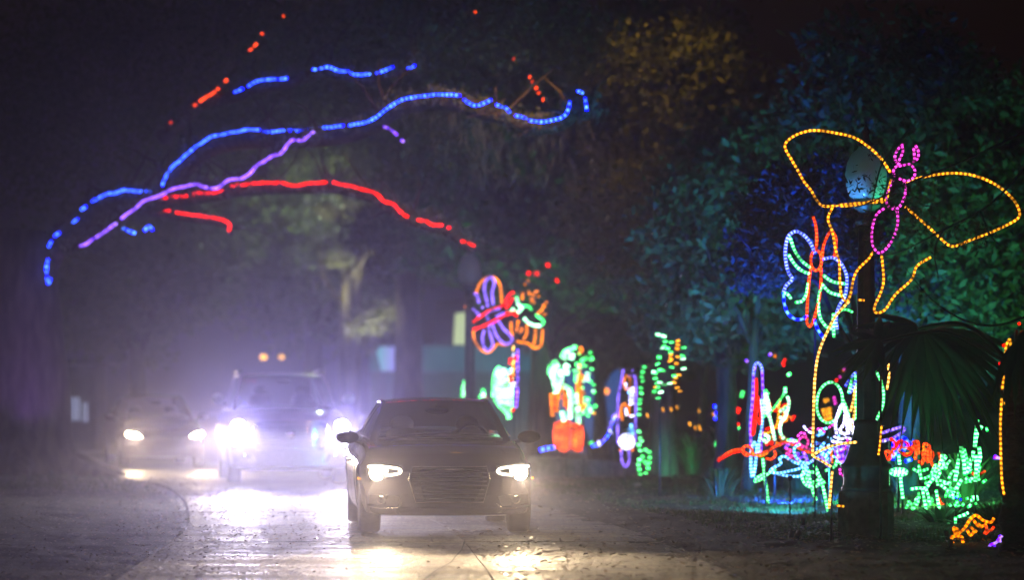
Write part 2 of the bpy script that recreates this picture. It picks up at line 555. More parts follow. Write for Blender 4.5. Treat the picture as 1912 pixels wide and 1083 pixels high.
def blades(name, n, fx, h, mat, label, cat, w=.012, lean=.5):
    vs = np.zeros((n, 3, 3)); 
    for i in range(n):
        x, y, z = fx(); a = random.uniform(0, 6.283); hh = h * random.uniform(.5, 1.3)
        d = Vector((math.cos(a), math.sin(a), 0))
        l = Vector((random.uniform(-lean, lean), random.uniform(-lean, lean), 1)) * hh
        c = Vector((x, y, z - .02))
        vs[i] = [c - d * w, c + d * w, c + l]
    o = mesh_obj(name, vs.reshape(-1, 3), [(3 * i, 3 * i + 1, 3 * i + 2) for i in range(n)], M(mat))
    return props(o, label, cat, kind='stuff')
def gr_():
    while True:
        y = random.uniform(33.5, 56)
        x = random.uniform(right_edge(y) + .9, 9.5)
        if fbm(x, y, .8, 3) > -.18: return x, y, zr(x, y)
blades('grass', 26000, gr_, .07, 'grass', 'short patchy grass around the light sculptures', 'grass')
def grl():
    y = random.uniform(52, 66); x = left_edge(y) - random.uniform(.3, 9)
    return x, y, zl(x, y)
blades('grass', 9000, grl, .09, 'grass', 'rough grass under the big tree left of the road', 'grass')

# ------------------------------------------------------------------ foliage and trees
def leaf_cloud(name, blobs, n, size, mat, parent=None, off=(0, 0, 0), clump=26, spread=.32, droop=0.0, aspect=.42):
    """blobs: (centre, radii). leaves gather round random twig ends inside the blobs"""
    off = np.array(off)
    vol = np.array([b[1][0] * b[1][1] * b[1][2] for b in blobs]) ** .7
    pr = vol / vol.sum()
    nc = max(1, n // clump)
    idx = RNG.choice(len(blobs), nc, p=pr)
    cen = np.array([tuple(blobs[k][0]) for k in idx]); rad = np.array([tuple(blobs[k][1]) for k in idx])
    d = RNG.normal(size=(nc, 3)); d /= np.linalg.norm(d, axis=1)[:, None]
    rr = RNG.random(nc) ** .42
    tw = cen + d * rad * rr[:, None]
    per = RNG.poisson(clump, nc) + 3
    c = np.repeat(tw, per, axis=0)
    c = c + RNG.normal(size=c.shape) * spread * np.array([1, 1, .7])
    m = len(c)
    s = size * RNG.uniform(.6, 1.35, m)
    t = RNG.normal(size=(m, 3)); t[:, 2] -= droop; t /= np.linalg.norm(t, axis=1)[:, None]
    u = np.cross(t, RNG.normal(size=(m, 3))); u /= np.linalg.norm(u, axis=1)[:, None]
    t *= s[:, None]; u *= (s * aspect)[:, None]
    V = np.stack([c - t, c - u, c + t, c + u], axis=1).reshape(-1, 3) - off
    me = bpy.data.meshes.new(name)
    me.vertices.add(4 * m); me.vertices.foreach_set('co', V.astype(np.float32).ravel())
    me.loops.add(4 * m); me.loops.foreach_set('vertex_index', np.arange(4 * m, dtype=np.int32))
    me.polygons.add(m); me.polygons.foreach_set('loop_start', np.arange(0, 4 * m, 4, dtype=np.int32))
    me.polygons.foreach_set('loop_total', np.full(m, 4, dtype=np.int32))
    me.update(calc_edges=True)
    me.materials.append(M(mat))
    o = bpy.data.objects.new(name, me); COL.objects.link(o)
    if parent: o.parent = parent
    return o

def limb(g, pts, r0, r1, n=8, wob=.0, seg=5):
    sp = smooth_path(pts, seg)
    m = len(sp)
    for i, p in enumerate(sp):
        q = noise.noise_vector(p * 1.3) * wob
        sp[i] = p + q
    g.tube(sp, [r0 + (r1 - r0) * i / (m - 1) * (1 - .0) + .04 * r0 * random.uniform(-1, 1) for i in range(m)], n)
    return sp

def trunk_with_flare(g, base, top, r0, r1, n=14):
    pts, rs = [], []
    for i in range(13):
        t = i / 12
        p = Vector(base).lerp(Vector(top), t) + Vector((.10 * math.sin(t * 5) * r0, 0, 0))
        pts.append(p)
        rs.append((r0 + (r1 - r0) * t) * (1 + .55 * math.exp(-t * 9)) * random.uniform(.96, 1.04))
    g.tube(pts, rs, n)

def hanging_moss(name, spots, n, parent=None, off=(0, 0, 0), ln=.5):
    V, Fc = [], []
    for i in range(n):
        c, r = random.choice(spots)
        p = Vector(c) + Vector((random.gauss(0, r), random.gauss(0, r), random.gauss(0, r * .8))) - Vector(off)
        L_ = ln * random.uniform(.3, 1.2); w = random.uniform(.004, .014)
        a = random.uniform(0, 6.28); dx = Vector((math.cos(a), math.sin(a), 0)) * w
        sw = Vector((random.uniform(-.12, .12), random.uniform(-.12, .12), 0))
        b = len(V)
        V += [p - dx, p + dx, p + dx * .8 + sw * .4 - Vector((0, 0, L_ * .5)), p - dx * .8 + sw * .4 - Vector((0, 0, L_ * .5)), p + sw - Vector((0, 0, L_))]
        Fc += [(b, b + 1, b + 2, b + 3), (b + 3, b + 2, b + 4)]
    return mesh_obj(name, V, Fc, M('moss'), parent)

def tree(name, label, base, height, r, blobs, nleaf, size=.11, mat='oak_leaf', lean=(0, 0), group=None, clump=34, spread=.22):
    t = thing(name, label, 'tree', base, group=group)
    g = Geo()
    top = Vector((lean[0], lean[1], height))
    trunk_with_flare(g, (0, 0, -.2), top, r, r * .55, 12)
    g.build('trunk', M('bark'), t)
    br = Geo()
    for (c, rad) in blobs[:6]:
        c = Vector(c) - Vector(base)
        s = top * random.uniform(.55, 1.0)
        limb(br, [s, s.lerp(c, .5) + Vector((0, 0, .3)), c, c + (c - s) * .25], r * .4, r * .07, 6, .12)
        for q in range(3):
            e = c + Vector((random.uniform(-1, 1) * rad[0], random.uniform(-1, 1) * rad[1], random.uniform(-.6, .9) * rad[2])) * .8
            limb(br, [c, c.lerp(e, .5) + Vector((0, 0, .15)), e], r * .14, r * .03, 5, .1)
    br.build('branches', M('bark'), t)
    leaf_cloud('crown', blobs, nleaf, size, mat, t, base, clump, spread)
    return t

# --- the big live oak on the left whose limbs arch over the road
OB = P(38, 892, 62.5); OB.z = 0
oak = thing('live_oak', 'huge dark oak left of the road with limbs arching over the cars', 'tree', OB)
g = Geo()
trunk_with_flare(g, (0, 0, -.3), P(50, 430, 62.5) - OB, .84, .62, 22)
for a in (-.4, .4, 1.3, 2.4, 3.6, -1.4, -2.2):
    d = Vector((math.cos(a), math.sin(a), 0))
    g.tube([d * .5 + Vector((0, 0, .55)), d * .95 + Vector((0, 0, .22)), d * 1.5 + Vector((0, 0, .05)), d * 2.1 - Vector((0, 0, .08))], [.34, .25, .15, .06], 8)
g.build('trunk', M('bark'), oak)
# limbs, traced with their own depths
L_main = [P(60, 520, 62.4), P(112, 436, 62), P(180, 378, 61), P(240, 364, 60), P(300, 364, 59), P(322, 330, 58.5), P(350, 292, 58), P(400, 262, 57.2), P(480, 250, 56), P(600, 247, 54.8), P(680, 232, 54), P(740, 194, 53.3), P(800, 182, 52.8), P(850, 184, 52.4), P(900, 200, 52), P(950, 212, 51.6), P(1000, 230, 51.2), P(1055, 220, 50.8), P(1082, 186, 50.5), P(1096, 210, 50.3)]
L_violet = [P(128, 470, 59.1), P(160, 457, 58.7), P(215, 420, 58.1), P(270, 378, 57.6), P(330, 352, 57.1), P(400, 356, 56.5), P(440, 336, 56.1), P(480, 316, 55.7), P(520, 284, 55.1), P(550, 262, 54.5), P(592, 246, 53.3)]
L_red = [P(262, 385, 58.7), P(300, 376, 58.3), P(400, 360, 57.3), P(470, 349, 56.5), P(610, 347, 55.1), P(660, 354, 54.5), P(710, 372, 54.1), P(750, 402, 53.7), P(800, 420, 53.3), P(835, 430, 53.1), P(885, 464, 52.7)]
L_red2 = [P(255, 385, 60.8), P(290, 392, 60.4), P(340, 402, 60), P(400, 410, 59.7), P(426, 420, 59.6), P(430, 436, 59.6)]
L_up = [P(300, 250, 60), P(340, 215, 59.6), P(385, 182, 59), P(437, 174, 58.6), P(480, 156, 58.2), P(535, 150, 57.6), P(585, 133, 57), P(620, 132, 56.8), P(660, 140, 56.4), P(700, 140, 56), P(740, 131, 55.6), P(775, 124, 55.2)]
for L_, a, b in ((L_main, .30, .09), (L_violet, .085, .05), (L_red, .13, .05), (L_red2, .1, .04), (L_up, .16, .05)):
    g = Geo()
    pts = [p + Vector((0, a * .95 + .03, .05 if a == .085 else -.04)) - OB for p in L_]
    sp = smooth_path(pts, 4)
    m = len(sp)
    g.tube(sp, [a + (b - a) * (i / (m - 1)) ** .6 for i in range(m)], 9)
    for k in range(int(m / 2.2)):
        s = random.choice(sp[3:])
        e = s + Vector((random.uniform(-.9, .9), random.uniform(-.5, .9), random.uniform(-.2, 1.1)))
        g.tube([s, s.lerp(e, .5) + Vector((random.uniform(-.15, .15), 0, .05)), e], [b * .5, b * .3, .008], 5)
    g.build('limb', M('bark'), oak)
# ferns and small leaves growing along the limbs
ferns = []
for L_ in (L_main, L_violet, L_red, L_up):
    sp = smooth_path(L_, 3)
    for p in sp:
        ferns.append((p + Vector((0, .16, .04)), (.22, .16, .15)))
leaf_cloud('limb_ferns', ferns, 7500, .045, 'fern', oak, OB, 9, .07)['kind'] = 'stuff'
crown = []
for (x, y, d, rx, rz) in ((120, 120, 62, 2.6, 1.6), (330, 60, 60, 2.6, 1.2), (560, 30, 58, 2.8, 1.1), (800, 40, 56, 2.6, 1.2), (1000, 90, 54, 1.8, 1.0), (200, 250, 63, 2.2, 1.1), (420, 200, 61, 1.8, .8), (650, 190, 60, 1.6, .7), (20, 260, 60, 1.6, 1.5), (850, 250, 56, 1.3, .9)):
    crown.append((P(x, y, d + 2.6), (rx, 1.6, rz)))
leaf_cloud('crown', crown, 34000, .062, 'oak_leaf', oak, OB, 30, .3)
hanging_moss('hanging_moss', [(P(x, y, 54.5), .32) for x, y in ((780, 215), (840, 225), (890, 245), (905, 290), (870, 215), (930, 330), (1050, 250), (1035, 300), (1075, 260), (980, 250))], 520, oak, OB, .26)['kind'] = 'stuff'

# --- trees that close the scene behind; every one stands on its own spot
def blobs_px(lst, d, ry=2.0):
    return [(P(x, y, d + random.uniform(-1.5, 1.5)), (rx, ry, rz)) for (x, y, rx, rz) in lst]
T = [
 ('broadleaf_tree', 'broad dark tree spreading over the middle of the park behind the lamp', (1010, 70), .30, [(900, 330, 2.2, 1.6), (1010, 200, 2.2, 1.6), (1080, 380, 1.9, 1.6), (960, 460, 1.7, 1.0), (1130, 120, 2.2, 1.6), (1060, 500, 1.5, .9), (800, 420, 1.6, 1.1)], 24000),
 ('broadleaf_tree', 'tall tree with amber lit leaves high up right of the middle', (1235, 58), .24, [(1240, 150, 1.3, .9), (1300, 130, 1.3, 1.0), (1190, 230, 1.3, 1.1), (1300, 240, 1.2, .9), (1260, 340, 1.5, 1.2), (1180, 420, 1.3, 1.1), (1320, 420, 1.2, 1.2)], 24000),
 ('broadleaf_tree', 'leafy tree washed in teal light left of the big butterfly', (1355, 52), .2, [(1370, 330, 1.1, .9), (1330, 420, 1.0, 1.0), (1400, 470, 1.0, 1.0), (1340, 540, 1.0, .8), (1430, 380, .9, .9), (1290, 560, .9, .8), (1400, 600, .9, .6)], 24000),
 ('broadleaf_tree', 'dark leafy tree behind the big amber butterfly', (1700, 48), .22, [(1560, 300, 1.2, 1.2), (1660, 180, 1.5, 1.2), (1780, 250, 1.4, 1.2), (1850, 420, 1.2, 1.3), (1700, 420, 1.3, 1.2), (1590, 480, 1.0, 1.0), (1780, 570, 1.1, .9), (1880, 600, 1.0, .8)], 26000),
 ('broadleaf_tree', 'small leafy tree right behind the blue butterfly, its leaves lit deep blue', (1612, 42.6), .09, [(1452, 405, .42, .5), (1478, 350, .4, .35), (1535, 420, .4, .35), (1600, 430, .45, .4), (1425, 490, .35, .4), (1560, 340, .45, .3), (1500, 470, .4, .3), (1440, 440, .35, .4), (1590, 500, .35, .3), (1500, 370, .4, .3)], 15000),
 ('broadleaf_tree', 'distant dark tree behind the white vehicle', (585, 92), .35, [(560, 420, 2.6, 2.0), (480, 520, 2.4, 1.6), (640, 330, 2.6, 1.8), (700, 470, 2.0, 1.8), (620, 600, 1.9, 1.2), (420, 420, 2.4, 2.0)], 18000),
 ('broadleaf_tree', 'distant dark tree behind the purple tinted sedan', (255, 88), .3, [(220, 420, 2.2, 1.8), (300, 520, 2.2, 1.6), (160, 560, 1.8, 1.5), (340, 420, 2.2, 1.8), (240, 620, 1.7, .9)], 15000),
 ('broadleaf_tree', 'small dense tree behind the far hanging green lights', (1120, 78), .2, [(1100, 600, 1.6, 1.0), (1180, 560, 1.5, 1.2), (1050, 560, 1.4, .9), (1230, 640, 1.2, .9)], 13000),
 ('broadleaf_tree', 'dark tree at the top edge above the road', (760, 84), .4, [(700, 150, 3.2, 2.2), (840, 90, 3.0, 2.2), (560, 200, 2.8, 2.0), (880, 230, 2.4, 1.8), (760, 300, 2.2, 1.5)], 16000),
]
for (nm, lb, (bx, d), r, bl, n) in T:
    blobs = blobs_px(bl, d) if d > 45 else [(P(x, y, d - random.uniform(.6, 1.9)), (rx, .6, rz)) for x, y, rx, rz in bl]
    base = P(bx, 733, d); base.z = 0
    h = max(c.z for c, _ in blobs) * .62
    tree(nm, lb, base, h, r, blobs, n, .085 if 45 < d < 65 else (.12 if d > 45 else .05), group='park trees behind the light display', spread=.21 if d > 45 else .12)

# ------------------------------------------------------------------ cars
def catmull1(xs, ys, x):
    return float(np.interp(x, xs, ys))

class Car:
    """local axes: x across, y from the front bumper backwards, z up"""
    def __init__(s, label, cat, paint, loc, rz, W, L, prof, wheel_y, wr, arch, gh, group):
        s.W, s.L, s.prof, s.wy, s.wr, s.arch, s.gh = W, L, prof, wheel_y, wr, arch, gh
        s.paint = M(paint)
        s.root = thing(cat_name[cat], label, cat, loc, rz, group)
    def halfw(s, y):
        p = s.prof
        w = s.W / 2
        return w * (1 - p['tf'] * math.exp(-y / .32) - p['tr'] * math.exp(-(s.L - y) / .4))
    def curve(s, x, y):
        p = s.prof; q = (abs(x) / (s.W / 2)) ** 2.6
        return y + p['cf'] * q * max(0, 1 - y / .9) - p['cr'] * q * max(0, 1 - (s.L - y) / .9)
    def section(s, y):
        p = s.prof
        w = s.halfw(y); top = catmull1(p['ty'], p['tz'], y); bot = catmull1(p['by'], p['bz'], y)
        belt = top - p['sh']
        mid = .5 * (bot + belt)
        c = [(0, bot), (w * .55, bot), (w * .90, bot + .015), (w - .035, bot + .09), (w - .012, mid - .06), (w, mid + .08),
             (w - .012, belt - .07), (w - .045, belt), (w - .12, top - .015), (w * .72, top + .012), (w * .4, top + .028), (0, top + .036)]
        sp = smooth_path([(x, 0, z) for x, z in c], 3)
        out = []
        for q in sp:
            x, z = q.x, q.z
            for yc in s.wy:
                d = abs(y - yc)
                if d < s.arch and x > w - .36 and z < s.wr + s.arch:
                    zz = s.wr + math.sqrt(s.arch ** 2 - d ** 2)
                    z = max(z, min(zz, belt - .03))
            out.append((x, z))
        return out
    def build(s):
        s.body(); s.house(); s.wheels(); s.cabin()
    def body(s):
        ys = sorted(set([0, .015, .05, .1, .16] + [round(.22 + i * .07, 3) for i in range(int((s.L - .4) / .07))] + [s.L - .16, s.L - .08, s.L - .03, s.L]))
        rows = []
        for y in ys:
            sec = s.section(y)
            ring = [Vector((-x, s.curve(x, y), z)) for x, z in sec[::-1]] + [Vector((x, s.curve(x, y), z)) for x, z in sec[1:]]
            rows.append(ring)
        g = Geo(); g.grid(rows)
        # close nose and tail with horizontal rows that follow the plan curve
        for y, flip in ((0, 1), (s.L, 0)):
            sec = s.section(y)
            rr = []
            for x, z in sec:
                rr.append([Vector((x * t, s.curve(x * t, y), z)) for t in np.linspace(-1, 1, 11)])
            g.grid(rr if flip else rr[::-1])
        b = g.build('body', s.paint, s.root)
        # underside
        g = Geo(); g.box((0, s.L / 2, .27), (s.W * .74, s.L * .9, .1)); g.build('underbody', M('rubber'), s.root, smooth=False)
        # doors: thin skins proud of the flank, one per side and row
        dy = s.prof['doors']
        for sx in (-1, 1):
            for (a, bb) in dy:
                rows = []
                for y in np.linspace(a, bb, 9):
                    sec = [q for q in s.section(y) if q[0] > s.halfw(y) - .06]
                    k0 = sec[0]; n = len(sec)
                    rows.append([Vector((sx * (x + .006), s.curve(x, y), z)) for x, z in sec])
                n = min(len(r) for r in rows)
                rows = [r[-n:] for r in rows]
                g = Geo(); g.grid(rows)
                d = g.build('door', s.paint, s.root)
                g = Geo()
                ym = bb - .2; x = s.halfw(ym) + .02; zt = catmull1(s.prof['ty'], s.prof['tz'], ym) - s.prof['sh'] - .09
                g.tube([(sx * (x - .02), ym - .1, zt), (sx * (x + .018), ym - .07, zt), (sx * (x + .018), ym + .07, zt), (sx * (x - .02), ym + .1, zt)], .011, 6)
                g.build('handle', M('chrome'), d)
    def house(s):
        h = s.gh
        def edge(k, t):    # k: station name, t -1..1
            a, y, z, bl, cr = h[k]
            return Vector((a * t, y + bl * t * t, z + cr * (1 - t * t)))
        ts = np.linspace(-1, 1, 13)
        def loft(k1, k2, n, bulge, m, name, off=0.0, inset=0.0):
            rows = []
            for i in range(n + 1):
                v = i / n
                row = []
                for t in ts:
                    tt = t * (1 - inset)
                    p = edge(k1, tt).lerp(edge(k2, tt), v)
                    p.z += bulge * math.sin(math.pi * v) + off
                    row.append(p)
                rows.append(row)
            return Geo().grid(rows).build(name, m, s.root)
        loft('cowl', 'head', 6, .03, M('car_glass'), 'windshield', inset=.02)
        loft('head', 'rhead', 8, h['rb'], s.paint, 'roof')
        loft('rhead', 'rbase', 6, .03, M('car_glass'), 'rear_window', inset=.04)
        # sides between belt and roof rail
        mid = h['belt']           # list of (x, y, z) belt points front to rear on +x side
        for sx in (-1, 1):
            A, B = edge('cowl', sx), edge('head', sx)
            Cc, D = edge('rhead', sx), edge('rbase', sx)
            rail = lambda v: Vector((B.x + (Cc.x - B.x) * v + sx * .02 * math.sin(math.pi * v), B.y + (Cc.y - B.y) * v, B.z + (Cc.z - B.z) * v + h['rb'] * .8 * math.sin(math.pi * v)))
            beltp = smooth_path([A] + [Vector((sx * x, y, z)) for x, y, z in mid] + [D], 6)
            def bp(y):
                for p, q in zip(beltp, beltp[1:]):
                    if p.y <= y <= q.y: return p.lerp(q, (y - p.y) / max(1e-6, q.y - p.y))
                return beltp[-1] if y > beltp[-1].y else beltp[0]
            def topat(y):
                if y < B.y: return A.lerp(B, (y - A.y) / (B.y - A.y))
                if y > Cc.y: return Cc.lerp(D, (y - Cc.y) / (D.y - Cc.y))
                return rail((y - B.y) / (Cc.y - B.y))
            for (ya, yb) in h['panes']:
                rows = []
                for y in np.linspace(ya, yb, 7):
                    lo, hi = bp(y), topat(y)
                    rows.append([lo.lerp(hi, v) + Vector((sx * .012 * math.sin(math.pi * v), 0, 0)) for v in np.linspace(0.02, .97, 5)])
                Geo().grid(rows).build('side_window', M('car_glass'), s.root)
            for (ya, yb) in h['posts']:
                rows = []
                for y in np.linspace(ya, yb, 4):
                    lo, hi = bp(y), topat(y)
                    rows.append([lo.lerp(hi, v) + Vector((sx * (.008 + .012 * math.sin(math.pi * v)), 0, 0)) for v in np.linspace(0, 1, 5)])
                Geo().grid(rows).build('pillar', s.paint, s.root)
            g = Geo(); g.tube([A + Vector((0, -.03, -.02)), A.lerp(B, .5) + Vector((0, 0, .012)), B], [.045, .038, .032], 7)
            g.build('windshield_pillar', s.paint, s.root)
            g = Geo(); g.tube([rail(v) for v in np.linspace(0, 1, 9)], .03, 7); g.build('roof_rail', s.paint, s.root)
            g = Geo(); g.tube([Cc, Cc.lerp(D, .5) + Vector((0, 0, .012)), D], [.035, .05, .06], 7); g.build('rear_pillar', s.paint, s.root)
            g = Geo(); g.tube([p + Vector((sx * .006, 0, .004)) for p in beltp[1:-1]], .009, 5); g.build('window_trim', M('chrome'), s.root)
        g = Geo(); g.tube([edge('cowl', t) + Vector((0, -.035, .002)) for t in np.linspace(-.92, .92, 9)], .02, 6); g.build('cowl', M('trim_black'), s.root)
        for t0, t1 in ((-.75, .05), (-.05, .8)):
            g = Geo()
            a = edge('cowl', t0) + Vector((0, -.03, .025)); b = edge('cowl', t1) + Vector((0, .02, .04))
            g.tube([a, a.lerp(b, .5) + Vector((0, 0, .012)), b], .008, 5); g.build('wiper', M('trim_black'), s.root)
        # door mirrors
        ax, ay, az = h['mirror']
        for sx in (-1, 1):
            g = Geo()
            r = h['mr']
            g.ball((sx * (ax + r[0] * .9), ay, az), 1, 12, 8, (r[0], r[1], r[2]))
            mi = g.build('mirror', M(h['mirmat']), s.root)
            g = Geo(); g.tube([(sx * (ax - .06), ay + .03, az - r[2] * .9), (sx * (ax + r[0] * .5), ay, az - r[2] * .4)], .025, 6)
            g.build('arm', M('trim_black'), mi)
    def wheels(s):
        for sx in (-1, 1):
            for yc in s.wy:
                r = s.wr; w = .225; xc = sx * (s.halfw(yc) - w / 2 - .02)
                root = Geo()
                root.lathe([(r * .35, -w * .3), (r * .35, w * .3)], (xc, yc, r), 16, 'x')
                wh = root.build('wheel', M('rubber'), s.root)
                t = Geo()
                t.lathe([(r * .68, -w * .5), (r * .93, -w * .5), (r * .985, -w * .4), (r, -w * .2), (r, w * .2), (r * .985, w * .4), (r * .93, w * .5), (r * .68, w * .5), (r * .66, 0)], (xc, yc, r), 32, 'x')
                t.build('tyre', M('rubber'), wh)
                rm = Geo()
                xo = xc + sx * w * .36
                rm.lathe([(r * .67, -.03), (r * .67, .03), (r * .60, .03), (r * .60, -.03)], (xo, yc, r), 28, 'x')
                rm.lathe([(r * .12, -.03), (r * .12, .035), (r * .02, .045)], (xo, yc, r), 12, 'x')
                for k in range(10):
                    a = 2 * math.pi * k / 10
                    d = Vector((0, math.cos(a), math.sin(a)))
                    c = Vector((xo, yc, r))
                    rm.tube([c + d * r * .08, c + d * r * .62], [.022, .016], 5)
                rm.build('rim', M('rim_metal'), wh)
    def cabin(s):
        h = s.gh; a, y, z, bl, cr = h['cowl']
        g = Geo(); g.box((0, y + .38, z - .07), (a * 1.75, .5, .14)); g.build('dashboard', M('interior'), s.root, smooth=False)
        hz = h['head'][2]
        for sx in (-1, 1):
            x = sx * .37; ys = h['seat']
            g = Geo()
            g.tube([(x, ys - .38, z - .52), (x, ys - .05, z - .55), (x, ys + .06, z - .42)], [.22, .25, .2], 10)
            g.tube([(x, ys + .02, z - .5), (x, ys + .1, z - .2), (x, ys + .2, hz - .34)], [.24, .25, .19], 10)
            st = g.build('seat', M('interior'), s.root)
            g = Geo(); g.ball((x, ys + .22, hz - .235), 1, 12, 8, (.135, .06, .10)); g.build('headrest', M('interior'), st)
            g = Geo(); g.tube([(x, ys + 1.0, z - .6), (x, ys + 1.1, z - .1)], [.3, .3], 10); g.build('rear_seat', M('interior'), s.root)
        g = Geo()
        g.tube([Vector((.37 + .185 * math.cos(t), ys - .62 + .07 * math.sin(t), z + .0 + .17 * math.sin(t))) for t in np.linspace(0, 2 * math.pi, 21)], .015, 6)
        g.box((.37, ys - .62, z), (.3, .03, .05))
        g.build('steering_wheel', M('interior'), s.root)
        a2, y2, z2 = h['head'][:3]
        g = Geo(); g.ball((0, y2 - .08, z2 - .085), 1, 14, 8, (.135, .03, .042)); g.tube([(0, y2 - .08, z2 - .06), (0, y2 - .02, z2)], .012, 5)
        g.build('inner_mirror', M('interior'), s.root)

cat_name = {'sedan': 'sedan', 'off-roader': 'sport_utility_vehicle', 'hatchback': 'sedan'}
GRP = 'cars queueing along the park road'

def spot(name, parent, loc, rot, energy, color, size, blend, r):
    d = bpy.data.lights.new(name, 'SPOT')
    d.energy = energy; d.color = color; d.spot_size = math.radians(size); d.spot_blend = blend; d.shadow_soft_size = r
    o = bpy.data.objects.new(name, d); COL.objects.link(o)
    o.location = loc; o.rotation_euler = rot; o.parent = parent
    return o
def beam(parent, loc, side, e_low, e_wide, color, r=.045, down=5.5, size=60, vert=.15, lc=None):
    """low beam aimed at the road plus the weaker spill of the same lamp"""
    lb = spot('low_beam', parent, loc, (math.radians(90 - down), 0, math.radians(180 + side)), e_low, lc or color, size, .8, r)
    lb.scale = (1, vert, 1)
    spot('lamp_spill', parent, loc, (math.radians(88), 0, math.radians(180)), e_wide, color, 31, 1.0, r)

emis('lamp_warm', (1, .82, .50), 70, 'NONE')
emis('lamp_cool', (.70, .72, 1), 150, 'NONE')
emis('drl_warm', (1, .88, .66), 9, 'NONE')
emis('drl_cool', (.72, .78, 1), 16, 'NONE')
emis('side_marker', (1, .35, .02), 1.6, 'NONE')

def plate(g, pts, depth, car=None):
    """flat-sided badge from an outline in x,z placed at y, following the nose curve"""
    n = len(pts)
    f = [Vector(p) for p in pts]; b = [p + Vector((0, depth, 0)) for p in f]
    g.add(f + b, [tuple(range(n))[::-1], tuple(range(n, 2 * n))] + [(k, (k + 1) % n, n + (k + 1) % n, n + k) for k in range(n)])

def nose(car, x, z, out=.012):
    """point on the car's nose at x, z (first station holds the upright front)"""
    return Vector((x, car.curve(x, 0) - out, z))

# ---- first car: black sedan
gh = dict(cowl=(.74, 1.30, 1.00, .22, .045), head=(.585, 2.16, 1.405, .09, .035), rhead=(.57, 3.35, 1.41, -.06, .03), rbase=(.70, 4.15, 1.10, -.12, .03), rb=.035,
          belt=[(.80, 1.75, 1.03), (.83, 2.6, 1.05), (.80, 3.5, 1.08)], panes=[(1.75, 2.55), (2.68, 3.55)], posts=[(2.55, 2.68), (3.55, 3.98)],
          mirror=(.90, 1.80, 1.03), mr=(.13, .07, .072), mirmat='paint_black', seat=2.25)
prof = dict(tf=.07, tr=.06, cf=.26, cr=.16, sh=.16, ty=[0, .03, .09, .2, .6, 1.3, 2.2, 3.6, 4.2, 4.9, 5.02], tz=[.66, .76, .82, .85, .93, .985, 1.01, 1.04, 1.08, 1.06, .98],
            by=[0, .3, 4.7, 5.02], bz=[.22, .20, .22, .32], doors=[(1.62, 2.58), (2.62, 3.55)])
A = Car('glossy black sedan leading the queue with thin curved running lights', 'sedan', 'paint_black', (-.665, 36.35, 0), math.radians(5.0), 1.9, 5.02, prof, (.93, 3.98), .355, .40, gh, GRP)
A.build()
def rim_pts(car, out, pts, f=1.0):
    return [nose(car, x, z, out) for x, z in pts]
# grille: frame, horizontal bars, badge
fr = [(-.40, .74), (.40, .74), (.43, .60), (.36, .36), (-.36, .36), (-.43, .60)]
g = Geo(); plate(g, rim_pts(A, .010, fr), .03); gr = g.build('grille', M('trim_black'), A.root, smooth=False)
g = Geo(); pp = rim_pts(A, .02, fr + fr[:1]); g.tube(pp, .011, 6); g.build('frame', M('chrome'), gr)
for k in range(8):
    z = .40 + k * .045
    w_ = .37 if z < .5 else .40
    g = Geo(); g.tube([nose(A, x, z, .022) for x in np.linspace(-w_, w_, 9)], .006, 5); g.build('bar', M('trim_black'), gr)
g = Geo(); g.tube([nose(A, x, .715 - .25 * x * x, .03) for x in np.linspace(-.16, .16, 9)], [.004, .008, .012, .016, .018, .016, .012, .008, .004], 6); g.build('badge', M('chrome'), gr)
for sx in (-1, 1):
    out = [(.50, .745), (.80, .775), (.875, .735), (.87, .64), (.80, .60), (.66, .605), (.53, .65)]
    g = Geo(); plate(g, [nose(A, sx * x, z, .008) for x, z in out], .03); hl = g.build('headlight', M('trim_black'), A.root, smooth=False)
    # running light: a thin C around the inner end, fat block at the outer end
    c = [(.86, .735), (.78, .745), (.66, .733), (.555, .718), (.52, .695), (.535, .668), (.60, .652), (.68, .645)]
    g = Geo(); g.tube([nose(A, sx * p.x, p.z, .022) for p in smooth_path([(x, 0, z) for x, z in c], 4)], .0125, 7); g.build('running_light', M('drl_warm'), hl)
    g = Geo(); g.lathe([(.001, -.02), (.075, -.012), (.082, .02)], nose(A, sx * .765, .668, .018), 18, 'y'); g.build('projector', M('lamp_warm'), hl)
    g = Geo(); g.ball(nose(A, sx * .70, .69, .016), 1, 10, 6, (.05, .02, .028)); g.build('lamp', M('lamp_warm'), hl)
    beam(A.root, nose(A, sx * .765, .668, .12), 2 * sx, 800, 330, (1, .74, .44))
    # lower intake and fog lamp
    g = Geo(); plate(g, [nose(A, sx * x, z, .008) for x, z in ((.52, .42), (.84, .44), (.86, .34), (.56, .31))], .03); it = g.build('air_intake', M('trim_black'), A.root, smooth=False)
    g = Geo(); g.lathe([(.002, -.015), (.045, -.01), (.05, .02)], nose(A, sx * .72, .38, .012), 14, 'y'); g.build('fog_lamp', M('lens_glass'), it)
    g = Geo(); g.tube([nose(A, sx * x, z, .02) for x, z in ((.50, .345), (.56, .295), (.72, .290), (.87, .315))], .008, 5); g.build('intake_trim', M('chrome'), it)
    g = Geo(); g.box((sx * (A.halfw(.62) + .004), .62, .60), (.02, .10, .022)); g.build('side_marker', M('side_marker'), A.root, smooth=False)
g = Geo(); plate(g, [nose(A, x, z, .010) for x, z in ((-.62, .29), (.62, .29), (.56, .235), (-.56, .235))], .03); g.build('lower_lip', M('trim_black'), A.root, smooth=False)
g = Geo()
for sx in (-1, 1): g.tube([(sx * .62, .25, .872), (sx * .55, .8, .965), (sx * .60, 1.35, 1.00)], [.006, .014, .006], 6)
g.build('hood_crease', M('paint_black'), A.root)

